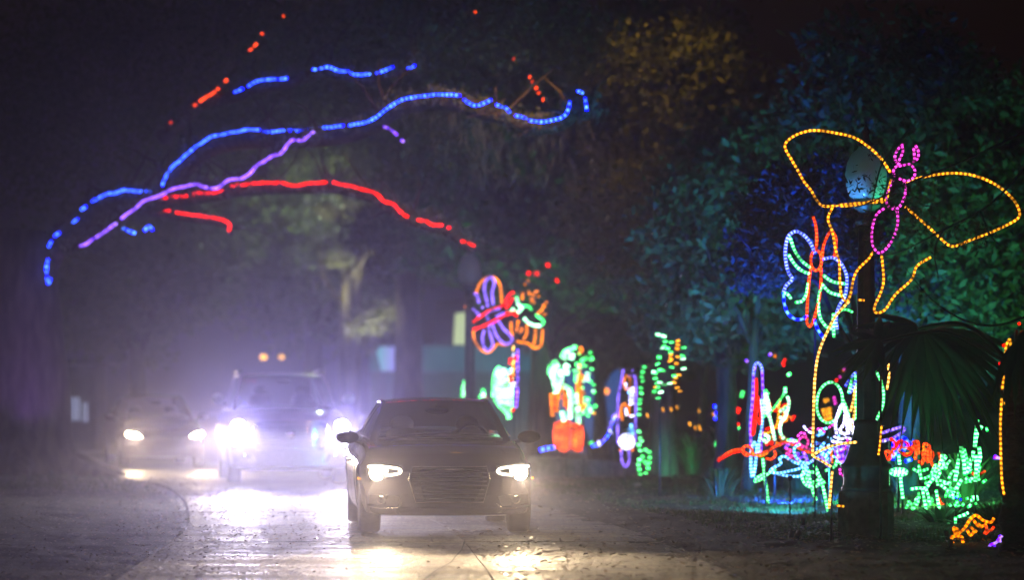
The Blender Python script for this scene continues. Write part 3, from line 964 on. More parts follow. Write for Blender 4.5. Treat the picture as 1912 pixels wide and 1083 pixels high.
# ---- second: large white off-roader
gh2 = dict(cowl=(.86, 1.28, 1.26, .20, .03), head=(.70, 1.98, 1.80, .08, .045), rhead=(.69, 4.6, 1.80, -.05, .04), rbase=(.78, 5.0, 1.25, -.06, .02), rb=.035,
           belt=[(.92, 1.75, 1.22), (.95, 3.0, 1.22), (.92, 4.3, 1.24)], panes=[(1.75, 2.65), (2.78, 3.6), (3.72, 4.55)], posts=[(2.65, 2.78), (3.6, 3.72), (4.55, 4.75)],
           mirror=(1.02, 1.75, 1.42), mr=(.11, .08, .095), mirmat='lit_mirror_shell', seat=2.35)
prof2 = dict(tf=.05, tr=.03, cf=.16, cr=.06, sh=.13, ty=[0, .03, .08, .2, .7, 1.3, 4.9, 5.1, 5.16], tz=[.95, 1.06, 1.12, 1.15, 1.19, 1.22, 1.24, 1.24, 1.0],
             by=[0, .3, 5.0, 5.16], bz=[.30, .26, .28, .4], doors=[(1.62, 2.68), (2.72, 3.62)])
B = Car('big white off-roader behind the black sedan with bright cool headlights', 'off-roader', 'paint_white', (-3.68, 56.7, 0), math.radians(7.5), 2.05, 5.16, prof2, (.98, 3.95), .40, .46, gh2, GRP)
B.build()
fr = [(-.60, 1.03), (.60, 1.03), (.64, .86), (.56, .58), (-.56, .58), (-.64, .86)]
g = Geo(); plate(g, rim_pts(B, .01, fr), .03); gr = g.build('grille', M('trim_black'), B.root, smooth=False)
g = Geo(); g.tube(rim_pts(B, .02, fr + fr[:1]), .014, 6); g.build('frame', M('chrome'), gr)
for k in range(7):
    z = .63 + k * .058
    w_ = .57 if z < .7 else .61
    g = Geo(); g.tube([nose(B, x, z, .026) for x in np.linspace(-w_, w_, 11)], .012, 5); g.build('bar', M('chrome'), gr)
g = Geo(); plate(g, [nose(B, x, z, .05) for x, z in ((-.09, .88), (.09, .88), (.08, .80), (0, .74), (-.08, .80))], .03); g.build('badge', M('chrome'), gr)
for sx in (-1, 1):
    out = [(.70, 1.05), (.92, 1.07), (.985, 1.02), (.985, .62), (.93, .58), (.86, .62), (.80, .84), (.70, .88)]
    g = Geo(); plate(g, [nose(B, sx * x, z, .010) for x, z in out], .03); hl = g.build('headlight', M('trim_black'), B.root, smooth=False)
    g = Geo(); g.ball(nose(B, sx * .86, .965, .03), 1, 14, 8, (.115, .04, .10)); g.build('lamp', M('lamp_cool'), hl)
    g = Geo(); g.tube([nose(B, sx * x, z, .03) for x, z in ((.915, .84), (.925, .74), (.92, .64))], .018, 6); g.build('running_light', M('drl_cool'), hl)
    beam(B.root, nose(B, sx * .86, .965, .14), 1 * sx, 2300, 1600, (.52, .45, 1), r=.05, lc=(1, .90, .84), down=4.2, size=80, vert=.10)
    g = Geo(); g.lathe([(.002, -.015), (.05, -.01), (.055, .02)], nose(B, sx * .74, .44, .014), 14, 'y'); g.build('fog_lamp', M('lens_glass'), B.root)
    g = Geo(); g.tube([(sx * .70, 2.15, 1.885), (sx * .71, 3.2, 1.915), (sx * .70, 4.4, 1.885)], .022, 6); g.build('roof_bar', M('trim_black'), B.root)
g = Geo(); plate(g, [nose(B, x, z, .012) for x, z in ((-.70, .50), (.70, .50), (.62, .36), (-.62, .36))], .03); g.build('air_intake', M('trim_black'), B.root, smooth=False)

# ---- third: compact sedan with warm halogen lamps
gh3 = dict(cowl=(.70, 1.10, .98, .20, .04), head=(.55, 1.90, 1.40, .08, .04), rhead=(.54, 3.1, 1.41, -.06, .03), rbase=(.66, 3.95, 1.08, -.10, .03), rb=.04,
           belt=[(.78, 1.6, 1.0), (.80, 2.4, 1.02), (.77, 3.3, 1.05)], panes=[(1.55, 2.35), (2.47, 3.3)], posts=[(2.35, 2.47), (3.3, 3.75)],
           mirror=(.88, 1.6, 1.02), mr=(.12, .07, .075), mirmat='paint_plum', seat=2.05)
prof3 = dict(tf=.08, tr=.07, cf=.30, cr=.18, sh=.15, ty=[0, .03, .1, .22, .6, 1.1, 3.3, 4.0, 4.5, 4.62], tz=[.60, .68, .75, .80, .89, .955, 1.02, 1.05, 1.02, .92],
             by=[0, .3, 4.4, 4.62], bz=[.22, .2, .22, .32], doors=[(1.42, 2.38), (2.42, 3.3)])
Cc_ = Car('purple tinted sedan last in the queue with warm oval headlights', 'sedan', 'paint_plum', (-7.05, 69.6, 0), math.radians(13), 1.78, 4.62, prof3, (.88, 3.6), .33, .375, gh3, GRP)
Cc_.build()
fr = [(-.34, .66), (.34, .66), (.30, .54), (-.30, .54)]
g = Geo(); plate(g, rim_pts(Cc_, .010, fr), .03); gr = g.build('grille', M('trim_black'), Cc_.root, smooth=False)
for z in (.57, .60, .63):
    g = Geo(); g.tube([nose(Cc_, x, z, .02) for x in np.linspace(-.31, .31, 7)], .008, 5); g.build('bar', M('chrome'), gr)
g = Geo(); plate(g, [nose(Cc_, x, z, .012) for x, z in ((-.50, .44), (.50, .44), (.44, .30), (-.44, .30))], .03); g.build('air_intake', M('trim_black'), Cc_.root, smooth=False)
for sx in (-1, 1):
    out = [(.46, .62), (.60, .72), (.80, .75), (.84, .68), (.78, .60), (.60, .585)]
    g = Geo(); plate(g, [nose(Cc_, sx * x, z, .008) for x, z in out], .03); hl = g.build('headlight', M('trim_black'), Cc_.root, smooth=False)
    c = [(.49, .62), (.60, .695), (.76, .725), (.80, .67), (.74, .615), (.60, .60)]
    g = Geo(); plate(g, [nose(Cc_, sx * x, z, .022) for x, z in c], .02); g.build('lamp', M('lamp_warm'), hl, smooth=False)
    beam(Cc_.root, nose(Cc_, sx * .70, .665, .14), 2 * sx, 340, 620, (1, .74, .44), r=.05, down=4.5)

# ------------------------------------------------------------------ street lamps, buildings, wall
def park_lamp(px, d, label, globe_mat, pedestal=True):
    b = P(px, 733, d); b.z = 0
    t = thing('street_lamp', label, 'lamp post', b, group='globe lamp posts beside the park road')
    if pedestal:
        g = Geo(); g.lathe([(.285, -.05), (.285, .42), (.275, .50), (.262, .52)], (0, 0, 0), 8); g.build('plinth', M('stone_base'), t, smooth=False)
    g = Geo()
    g.lathe([(.255, .52), (.255, .56), (.235, .58), (.235, .74), (.262, .76), (.262, .79), (.225, .81), (.205, .86), (.165, .98), (.135, 1.10), (.118, 1.18), (.128, 1.20), (.128, 1.23), (.105, 1.25)] if pedestal else
            [(.2, 0), (.2, .25), (.16, .3), (.15, .7), (.11, .9), (.09, 1.25)], (0, 0, 0), 32, flute=.07, nf=16)
    g.build('bell_base', M('iron'), t)
    g = Geo()
    g.lathe([(.104, 1.25), (.098, 2.1), (.088, 3.0), (.078, 3.24)], (0, 0, 0), 32, flute=.10, nf=8)
    g.build('shaft', M('iron'), t)
    g = Geo(); g.lathe([(.078, 3.24), (.11, 3.26), (.11, 3.29), (.08, 3.32), (.075, 3.38), (.14, 3.43), (.15, 3.47), (.12, 3.49)], (0, 0, 0), 24); g.build('collar', M('iron'), t)
    g = Geo(); g.lathe([(.10, 3.49), (.17, 3.54), (.205, 3.64), (.215, 3.76), (.195, 3.88), (.15, 3.97), (.09, 4.02), (.07, 4.05)], (0, 0, 0), 28); g.build('globe', M(globe_mat), t)
    g = Geo(); g.lathe([(.08, 4.05), (.09, 4.07), (.05, 4.10), (.03, 4.17), (.045, 4.20), (.005, 4.27)], (0, 0, 0), 16); g.build('finial', M('iron'), t)
    return t
def globe(name, col):
    m, N, L, b = nt(name)
    b.inputs['Base Color'].default_value = (*[c * .6 for c in col], 1); b.inputs['Roughness'].default_value = .25
    b.inputs['Transmission Weight'].default_value = .0
    b.inputs['Subsurface Weight'].default_value = .0
    tr = N.new('ShaderNodeBsdfTranslucent'); tr.inputs[0].default_value = (.7, .72, .75, 1)
    mx = N.new('ShaderNodeMixShader'); mx.inputs[0].default_value = .45
    L.new(b.outputs[0], mx.inputs[1]); L.new(tr.outputs[0], mx.inputs[2]); L.new(mx.outputs[0], N['Material Output'].inputs[0])
    MATS[name] = m
globe('milk_globe', (.62, .64, .66))
park_lamp(1617, 34.9, 'unlit globe lamp post on a stone plinth in front of the big amber butterfly', 'milk_globe')
park_lamp(877, 62, 'unlit globe lamp post standing behind the black sedan', 'milk_globe', False)

def lit_lamp(px, py, d, label, col, r, strength, power, h=None):
    c = P(px, py, d)
    t = thing('street_lamp', label, 'street light', (c.x, c.y, 0), group='distant lit street lights')
    g = Geo()
    if c.z > 7: g.tube([(0, .02, c.z + r * 1.3), (0, .02, c.z + 2.2)], .02, 6)
    else:
        yb = 1.6 if power else .05
        g.tube([(0, yb, -.1), (0, yb, c.z - r * 1.2)] + ([(0, yb * .6, c.z + .3), (0, .02, c.z + r)] if power else []), [.07, .045] + ([.035, .03] if power else []), 8)
    nm = 'bulb_%02x%02x' % (int(col[1] * 255), int(strength * 5) % 255)
    if nm not in MATS: emis(nm, col, strength, 'NONE')
    g = Geo(); g.ball((0, 0, c.z), r, 12, 8, (1, 1, .8)); g.build('lamp_globe', M(nm), t)
    g = Geo(); g.lathe([(r * 1.2, 0), (r * .8, r * .35), (r * .2, r * .6)], (0, 0, c.z + r * .72), 14); g.build('lamp_cap', M('iron'), t)
    if power:
        d_ = bpy.data.lights.new('bulb', 'SPOT' if c.z > 7 else 'POINT'); d_.energy = power; d_.color = col; d_.shadow_soft_size = r
        o = bpy.data.objects.new('bulb', d_); COL.objects.link(o); o.parent = t; o.location = (0, -r * 1.3, c.z)
        if c.z > 7: d_.spot_size = math.radians(84); d_.spot_blend = .7; o.rotation_euler = (math.radians(52), 0, 0); o.location = (0, -r, c.z - r * 1.4)
    return t
lit_lamp(617, 388, 88, 'distant greenish white street light half hidden by leaves under the red rope limb', (.75, 1, .42), .05, 4, 420)
lit_lamp(492, 667, 110, 'left one of two small amber lights above the white off-roader', (1, .5, .05), .11, 3, 0)
lit_lamp(526, 667, 110, 'right one of two small amber lights above the white off-roader', (1, .5, .05), .09, 2.4, 0)
lit_lamp(1130, 731, 96, 'small orange light between the orange lotus and the tall violet figure', (1, .28, .02), .10, 4, 0)
lit_lamp(251, 562, 95, 'faint greenish light glimpsed above the last sedan', (.7, 1, .6), .06, .9, 0)
lit_lamp(1255, -45, 55.0, 'unseen amber street light above the leafy tree right of the middle', (1, .50, .06), .10, 6, 230)  # lamp out of view, read from the amber leaves; placing assumed
lit_lamp(890, -60, 50.0, 'unseen amber street light above the end of the blue lit limb', (1, .50, .10), .10, 6, 600)

def wall_box(g, x0, x1, y, z0, z1, th=.2):
    g.box(((x0 + x1) / 2, y + th / 2, (z0 + z1) / 2), (x1 - x0, th, z1 - z0))

# low pavilion behind the first car
BD = 100.0
sx_ = lambda px: (px - 956) / F * BD
sz_ = lambda py: CAM_H - (py - HY) / F * BD
pav = thing('pavilion', 'long low teal building with a flat roof band behind the black sedan', 'building', (sx_(880), BD, 0))
o0 = Vector((sx_(880), BD, 0))
def rel(v): return Vector(v) - o0
g = Geo(); wall_box(g, sx_(690) - o0.x, sx_(1160) - o0.x, .5, -.2, sz_(697), 5); g.build('wall', M('dark_wall'), pav, smooth=False)
for k in range(6):
    a, b = 690 + k * 52, 690 + (k + 1) * 52 - 1.2
    g = Geo(); wall_box(g, sx_(a) - o0.x, sx_(b) - o0.x, 0, sz_(694), sz_(647), .48); g.build('fascia_panel', M('teal_wall'), pav, smooth=False)
g = Geo(); wall_box(g, sx_(686) - o0.x, sx_(1006) - o0.x, -.1, sz_(646.5), sz_(644), 5.8); g.build('roof', M('dark_wall'), pav, smooth=False)
for k in range(5):
    a = 1010 + k * 30
    g = Geo(); wall_box(g, sx_(a) - o0.x, sx_(a + 29) - o0.x, .3, -.1, sz_(690), .18); g.build('wall_panel', M('blue_lit_wall'), pav, smooth=False)
for k in range(4):
    a = 720 + k * 62
    g = Geo(); wall_box(g, sx_(a) - o0.x, sx_(a + 5) - o0.x, .1, -.1, sz_(697), .15); g.build('post', M('trim_black'), pav, smooth=False)
# lit screens
def screen_mat():
    m = bpy.data.materials.new('screen_glow'); m.use_nodes = True
    N, L = m.node_tree.nodes, m.node_tree.links; N.remove(N['Principled BSDF'])
    tc = N.new('ShaderNodeTexCoord'); sp = N.new('ShaderNodeSeparateXYZ'); L.new(tc.outputs['Generated'], sp.inputs[0])
    cr = N.new('ShaderNodeValToRGB'); E = cr.color_ramp.elements
    E[0].position = .0; E[0].color = (.04, .28, .26, 1); E[1].position = 1; E[1].color = (.10, .06, .55, 1)
    e1 = E.new(.4); e1.color = (.16, .20, .42, 1); e2 = E.new(.75); e2.color = (.20, .12, .62, 1)
    L.new(sp.outputs[0], cr.inputs[0])
    e = N.new('ShaderNodeEmission'); L.new(cr.outputs[0], e.inputs[0]); e.inputs[1].default_value = 1.5
    L.new(e.outputs[0], N['Material Output'].inputs[0]); MATS['screen_glow'] = m
screen_mat()
sc0 = P(735, 670, 99); scr = thing('lit_screen', 'purple and teal glowing screen hanging at the left end of the pavilion', 'screen', (sc0.x, 99, sc0.z))
pts = [P(700, 647, 99), P(770, 647, 99), P(768, 693, 99), P(712, 693, 99)]
g = Geo(); f = [p - sc0 for p in pts]; b_ = [p + Vector((0, .12, 0)) for p in f]
g.add(f + b_, [(0, 1, 2, 3), (7, 6, 5, 4)] + [(k, k + 4, (k + 1) % 4 + 4, (k + 1) % 4) for k in range(4)]); g.build('panel', M('screen_glow'), scr, smooth=False)
g = Geo(); g.tube([p * 1.02 + Vector((0, .03, 0)) for p in f + f[:1]], .025, 5); g.build('frame', M('trim_black'), scr)
emis('window_cream', (.62, .78, .38), .8, 'NONE')
emis('slat_glow', (.30, .36, .55), .7, 'NONE')
tw0 = P(862, 733, 104); tw = thing('upper_building', 'dark taller block behind the pavilion with one tall pale yellow window', 'building', (tw0.x, 104, 0))
R4 = lambda px, py, d=104: P(px, py, d) - Vector((tw0.x, 104, 0))
g = Geo(); a, b = R4(812, 560), R4(1010, 560); g.box(((a.x + b.x) / 2, 2.2, a.z / 2), (b.x - a.x, 4, a.z)); g.build('wall', M('dark_wall'), tw, smooth=False)
g = Geo(); p = [R4(847, 583), R4(875, 581), R4(875, 646), R4(843, 647)]
f = [q + Vector((0, .12, 0)) for q in p]; b_ = [q + Vector((0, .2, 0)) for q in p]
g.add(f + b_, [(0, 1, 2, 3), (7, 6, 5, 4)] + [(k, k + 4, (k + 1) % 4 + 4, (k + 1) % 4) for k in range(4)]); wi = g.build('window', M('window_cream'), tw, smooth=False)
g = Geo(); g.tube([q + Vector((0, .08, 0)) for q in p + p[:1]], .05, 5); g.build('frame', M('trim_black'), wi)
# kiosk left of the queue: box added to carry glowing panels
k0 = P(135, 733, 92); ki = thing('added_hut', 'added dark hut beyond the oak trunk with pale barred window', 'hut', (k0.x, 92, 0))
g = Geo(); a = P(60, 735, 92); b = P(176, 700, 92); g.box((((a.x + b.x) / 2) - k0.x, 1.5, 1.1), (b.x - a.x, 2.6, 2.3)); g.build('wall', M('dark_wall'), ki, smooth=False)
g = Geo(); g.box((((a.x + b.x) / 2) - k0.x, 1.5, 2.35), (b.x - a.x + .5, 3.0, .14)); g.build('roof', M('trim_black'), ki, smooth=False)
for (x0, x1, y0, y1, nb) in ((112, 147, 742, 786, 4), (153, 162, 752, 788, 1)):
    a, b = P(x0, y1, 92), P(x1, y0, 92)
    g = Geo(); g.box(((a.x + b.x) / 2 - k0.x, .12, (a.z + b.z) / 2), (b.x - a.x, .1, b.z - a.z)); wi = g.build('window', M('slat_glow'), ki, smooth=False)  # self-lit panel stands in for pale slats
    for k in range(nb):
        x = a.x + (b.x - a.x) * (k + .7) / (nb + .4) - k0.x
        g = Geo(); g.box((x, .04, (a.z + b.z) / 2), (.03, .05, b.z - a.z + .06)); g.build('bar', M('trim_black'), wi, smooth=False)

# low dark wall right of the first car
w0 = G(1090, 900); lw = thing('low_wall', 'low dark stone wall in front of the orange lotus light', 'wall', w0)
z_t = P(0, 852, w0.y).z
for k in range(9):
    xa = (985 + k * 22.5 - 1090) / F * w0.y; xb = (985 + (k + 1) * 22.5 - 1090) / F * w0.y - .015
    zz = z_t - .012 * k
    g = Geo(); g.box(((xa + xb) / 2, 0, zz / 2 - .12), (xb - xa, .4, zz + .1)); g.build('stone_block', M('stone_base'), lw, smooth=False)
    g = Geo(); g.box(((xa + xb) / 2, 0, zz - .035), (xb - xa + .008, .5, .07)); g.build('coping', M('stone_base'), lw, smooth=False)

# ------------------------------------------------------------------ palm and undergrowth
def fan_leaf(hub, facing, tipdir, R, n, a0, a1, parent, off, droop=.5, name='leaf', stalk_from=None, w=.05):
    """costapalmate leaf: long folded segments radiating from the hub"""
    g = Geo()
    fz = Vector(facing).normalized()
    ux = Vector(tipdir).normalized(); ux = (ux - fz * ux.dot(fz)).normalized(); uy = fz.cross(ux)
    hub = Vector(hub)
    for i in range(n):
        a = math.radians(a0 + (a1 - a0) * i / (n - 1) + random.uniform(-2, 2))
        d = ux * math.cos(a) + uy * math.sin(a)
        side = (fz.cross(d)).normalized()
        r = R * random.uniform(.82, 1.08) * (1 - .22 * abs(a / math.pi))
        pts, m = [], 7
        for k in range(m + 1):
            t = k / m
            p = hub + d * r * t + Vector((0, 0, -1)) * droop * r * t ** 2.4 + fz * .04 * math.sin(i * 2.1)
            ww = w * (math.sin(math.pi * min(1, t * .9 + .12)) ** .8) * (1 - t ** 3)+.001
            pts.append((p, ww))
        rows = []
        for p, ww in pts:
            rows.append([p - side * ww, p + fz * ww * .7, p + side * ww])
        g.grid(rows)
    if stalk_from is not None:
        sp = smooth_path([Vector(stalk_from), Vector(stalk_from).lerp(hub, .5) + Vector((0, 0, .22)), hub, hub + ux * R * .25 - Vector((0, 0, .03))], 5)
        g.tube(sp, [.022 - .012 * i / (len(sp) - 1) for i in range(len(sp))], 5)
    g.v = [v - Vector(off) for v in g.v]
    return g.build(name, M('palm_leaf'), parent)

pb = P(1897, 733, 31.5); pb.z = 0
palm = thing('palm_tree', 'dark fan palm with drooping leaves, its trunk at the right edge of the view', 'palm', pb)
g = Geo(); pts, rs = [], []
for i in range(40):
    z = -.2 + i * .05
    pts.append(Vector((.02 * math.sin(i), 0, z))); rs.append(.125 + .014 * (i % 2) + .03 * math.exp(-i / 5) + .01 * random.random())
g.tube(pts, rs, 14); g.build('trunk', M('palm_bark'), palm)
ct = Vector((pb.x, pb.y, 1.75))
specs = [(P(1712, 614, 32.6), (-.25, -.55, .8), (-1, 0, -.1),   .84, 18, -60, 62, .16),
         (P(1722, 618, 33.0), (-.1, -.9, .35), (.2, 0, -1), .95, 15, -40, 50, .30),
         (P(1735, 622, 33.4), (.1, -.85, .5), (.45, 0, -.8), 1.2, 17, -50, 60, .35),
         (P(1640, 640, 32.2), (-.3, -.6, .7), (-1, 0, .05), .52, 14, -110, 95, .16),
         (P(1900, 640, 31.0), (.1, -.6, .8), (.6, 0, -.6), .8, 26, -90, 90, .5)]
for hb, fc, td, R_, n_, a0, a1, dr in specs:
    fan_leaf(hb, fc, td, R_, n_, a0, a1, palm, pb, dr, stalk_from=ct)

def clump(px, py, d, label, n, h, spread, w=.02, mat='palm_leaf', name='palmetto_bush', cat='plant', arch=.8, grp='spiky undergrowth between the light figures'):
    b = P(px, 733, d); b.z = 0
    t = thing(name, label, cat, b, group=grp)
    for half in range(3):
        g = Geo()
        for i in range(n // 3):
            a = random.uniform(0, 6.283); out = random.uniform(.15, 1) * spread; hh = h * random.uniform(.55, 1.05)
            d_ = Vector((math.cos(a), math.sin(a), 0)); s_ = Vector((-d_.y, d_.x, 0))
            b0 = d_ * random.uniform(0, .15)
            rows = []
            for k in range(6):
                tt = k / 5
                p = b0 + d_ * out * tt ** 1.5 + Vector((0, 0, hh * (tt - arch * .45 * tt ** 3)))
                ww = w * math.sin(math.pi * (tt * .85 + .12)) ** .7 * (1 - tt ** 4) + .001
                rows.append([p - s_ * ww, p + d_ * ww * -.5, p + s_ * ww])
            g.grid(rows)
        g.build('leaf_tuft', M(mat), t)
    return t
clump(1240, 0, 62, 'tall drooping grass clump lit teal under the hanging green lights', 160, 1.75, .55, .022, arch=1.3)
clump(1300, 0, 58, 'broad drooping grass clump right of the teal lit one', 150, 1.6, .6, .022, arch=1.2)
clump(1360, 0, 55, 'dark spiky clump left of the violet lit trunk', 120, 1.5, .5, .02)
clump(1345, 0, 47.5, 'low leafy clump by the tip of the red lily light', 70, .8, .4, .018)
clump(1500, 0, 49, 'spiky palmetto behind the tangled flower lights', 150, 1.35, .8, .02)
clump(1590, 0, 50, 'spiky palmetto behind the lamp post', 140, 1.3, .8, .02)
clump(1700, 0, 47, 'spiky palmetto behind the red flower lights', 150, 1.3, .8, .02)
clump(1800, 0, 44, 'spiky palmetto behind the green spike lights', 150, 1.15, .7, .02)
clump(1860, 0, 36.5, 'low dark plant behind the orange crab light', 80, .55, .5, .02)
clump(1760, 0, 38, 'low dark strap leaved plant left of the orange crab light', 34, .42, .5, .035)
clump(1160, 0, 70, 'spiky clump behind the tall violet figure', 90, 1.3, .5, .02)

# slender trunk lit violet
def slim_tree(px, d, r, h, label, lean=0.0, forks=3):
    b = P(px, 733, d); b.z = 0
    t = thing('slender_tree', label, 'tree', b, group='slender trunks among the lights')
    g = Geo(); trunk_with_flare(g, (0, 0, -.1), (lean, 0, h), r, r * .6, 12); g.build('trunk', M('bark'), t)
    g = Geo()
    for k in range(forks):
        a = random.uniform(-1, 1)
        s = Vector((lean * .8, 0, h * random.uniform(.7, 1)))
        limb(g, [s, s + Vector((a * .5, .2, .5)), s + Vector((a * 1.3, .3, 1.1)), s + Vector((a * 1.7, .2, 1.9))], r * .5, .01, 6, .1)
    g.build('branches', M('bark'), t)
    return t
slim_tree(1396, 49.5, .105, 2.6, 'slender trunk lit deep violet behind the red lily light', .12)
slim_tree(1120, 66, .07, 3.0, 'thin dark leaning trunk right of the green and orange lotus', -1.2)
slim_tree(1300, 60, .08, 3.2, 'thin dark trunk among the drooping grasses', .25)
slim_tree(640, 84, .2, 4.5, 'dark trunk behind the right mirror of the white off-roader', .1)
slim_tree(255, 90, .22, 5, 'dark trunk above the last sedan', .1)

def fill_spot(px, d, label, col, power, aim, size=70, z=.12):  # most of these lamps are added only to tint dark surfaces
    b = P(px, 733, d); b.z = 0
    t = thing('fill_spot', label, 'fill_spot', b, group='small ground spots among the plants, mostly added fill')
    v = (Vector(aim) - b).normalized()
    q = v.to_track_quat('Z', 'Y').to_matrix()
    g = Geo()
    for (r, h) in (): pass
    prof_ = [(.014, -.03), (.024, -.025), (.028, .03), (.034, .04), (.028, .041)]
    g.lathe(prof_, n=14); g.v = [q @ p + Vector((0, 0, z)) for p in g.v]
    g.build('housing', M('iron'), t)
    g = Geo(); g.tube([(0, 0, -.05), (0, 0, z)], .012, 6); g.build('stake', M('iron'), t)
    d_ = bpy.data.lights.new('flood', 'SPOT'); d_.energy = power; d_.color = col; d_.spot_size = math.radians(size); d_.spot_blend = .6; d_.shadow_soft_size = .04
    o = bpy.data.objects.new('flood', d_); COL.objects.link(o); o.parent = t
    o.location = Vector((0, 0, z)) + v * .06; o.rotation_euler = v.to_track_quat('-Z', 'Y').to_euler()
    return t
FLOOD = 4.0
fill_spot(1420, 48.4, 'small spotlight throwing violet light up the slender trunk', (.16, .02, 1), 60 * FLOOD, P(1397, 640, 49.5), 40)
fill_spot(1262, 57, 'added fill spot throwing teal light on the drooping grasses', (.05, .9, .5), 12 * FLOOD, P(1240, 700, 62), 70)  # added, like the next two, to tint grasses and crowns
fill_spot(1445, 47, 'added fill spot throwing blue green light up into the leafy tree', (.05, .55, .75), 70 * FLOOD, P(1360, 380, 52), 70)
fill_spot(1010, 66, 'added fill spot throwing green light over the middle tree', (.1, .8, .3), 210 * FLOOD, P(1020, 420, 70), 70)
fill_spot(96, 59.5, 'added fill spot throwing faint violet light on the oak trunk', (.3, .08, 1), 84 * FLOOD, P(45, 640, 62.3), 44)  # added where rope glow on the bark is too weak
fill_spot(1820, 39.5, 'added fill spot throwing green light into the fan palm', (.1, 1, .3), 24 * FLOOD, P(1760, 760, 33.5), 80)  # added to green the palm blades
fill_spot(900, 95, 'added fill spot throwing green light on the pavilion front', (.06, .8, .42), 220 * FLOOD, P(880, 660, 100), 110)  # added, like the next, to colour the pavilion
fill_spot(1090, 92, 'added fill spot throwing blue light on the pavilion wall', (.12, .2, 1), 480 * FLOOD, P(1070, 760, 100), 100)

fill_spot(1478, 33.6, 'added fill spot throwing blue light up at the unlit lamp globe', (.06, .35, 1), 2812, P(1600, 338, 34.9), 6.5)  # added pair that tints the globe blue and green
fill_spot(1768, 33.8, 'added fill spot throwing green light up at the unlit lamp globe', (.05, 1, .45), 2142, P(1642, 334, 34.9), 5.5)

fill_spot(1500, 37.0, 'added fill spot throwing blue light up behind the blue butterfly', (.0, .05, 1), 7200, P(1495, 430, 41.6), 27)  # added for the blue glow the wing ropes cannot give
fill_spot(1475, 40.8, 'added fill lamp washing the ground cyan below the pale blue iris', (.05, .55, 1), 1440, P(1500, 920, 44.5), 90, .5)  # added pair that colours the ground under the figures
fill_spot(1720, 41.5, 'added fill lamp washing the ground green below the green stems', (.15, 1, .25), 1080, P(1730, 890, 45), 80, .4)
fill_spot(1600, 43.5, 'added fill spot throwing teal light into the palmetto behind the lamp post', (.05, .8, .6), 630, P(1590, 700, 50), 80)  # added pair that lifts the dark palmettos
fill_spot(1840, 40.5, 'added fill spot throwing green light over the palmetto by the green spikes', (.08, 1, .2), 220, P(1810, 800, 44), 44)

fill_spot(1470, 44.5, 'added fill spot throwing deep blue light on the palmetto behind the flower lights', (.01, .06, 1), 2700, P(1510, 850, 49), 90)  # added for a deep blue background behind the flowers
fill_spot(1775, 31.6, 'added fill spot throwing teal light up at the drooping palm leaves', (.05, .9, .65), 52, P(1735, 640, 33.1), 34)  # added to pick out the hanging fronds

fill_spot(705, 80.5, 'added fill spot throwing pale yellow light up at the far leaf clusters', (.9, 1, .42), 3200, P(690, 592, 84), 22)  # added pair; the street light does not reach these leaves
fill_spot(640, 79.5, 'added fill spot throwing pale light high into the far leaf clusters', (.9, 1, .42), 4500, P(646, 440, 84), 26)

fill_spot(1490, 33.7, 'added fill spot throwing dim teal light on the lamp post plinth and shaft', (.08, .55, .7), 34, P(1610, 830, 34.9), 44)  # added to bring post and plinth out of the dark

# ------------------------------------------------------------------ light figures made of rope light on steel frames
def depth_pts(pl, d0, d1=None):
    n = len(pl)
    d1 = d0 if d1 is None else d1
    return [P(x, y, d0 + (d1 - d0) * i / max(1, n - 1)) for i, (x, y) in enumerate(pl)]

def figure(name, label, cat, d, parts, pole=None, group=None, seg=5, frame=True, base=None, fr=.006):
    """parts: (part name, material, radius, [polylines in photo pixels], depth offset)
       pole: photo column(s) where the steel stake meets the figure: (px, py_top)"""
    xs = [x for p in parts for pl in p[3] for x, _ in pl]
    bx = base if base is not None else (pole[0][0] if pole else sum(xs) / len(xs))
    o = P(bx, 733, d); o.z = 0
    t = thing(name, label, cat, o, group=group)
    back = Geo()
    for pr in parts:
        nm, mat, r, pls = pr[:4]
        dd = pr[4] if len(pr) > 4 else 0
        for pl in pls:
            pts = smooth_path(depth_pts(pl, d + dd), seg)
            g = Geo(); g.tube([q - o for q in pts], r, 6)
            ob = g.build(nm, M(mat), t)
            if frame: back.tube([q - o + Vector((0, r + fr, 0)) for q in pts[::2] + [pts[-1]]], fr, 4)
    if frame: back.build('frame', M('steel'), t)
    if pole:
        for px, py in pole:
            top = P(px, py, d) - o + Vector((0, .03, 0))
            g = Geo(); g.tube([(top.x, top.y, -.15), top], .013, 7); g.build('stake', M('steel'), t)
    return t
def ell(cx, cy_, rx, ry, a0=0, a1=360, n=14, rot=0):
    out = []
    cr_, sr = math.cos(math.radians(rot)), math.sin(math.radians(rot))
    for i in range(n + 1):
        a = math.radians(a0 + (a1 - a0) * i / n)
        x, y = rx * math.cos(a), ry * math.sin(a)
        out.append((cx + x * cr_ - y * sr, cy_ + x * sr + y * cr_))
    return out
def shift(pl, dx, dy=0): return [(x + dx, y + dy) for x, y in pl]

GB = 'rope light butterflies on stakes'
GF = 'rope light flowers'
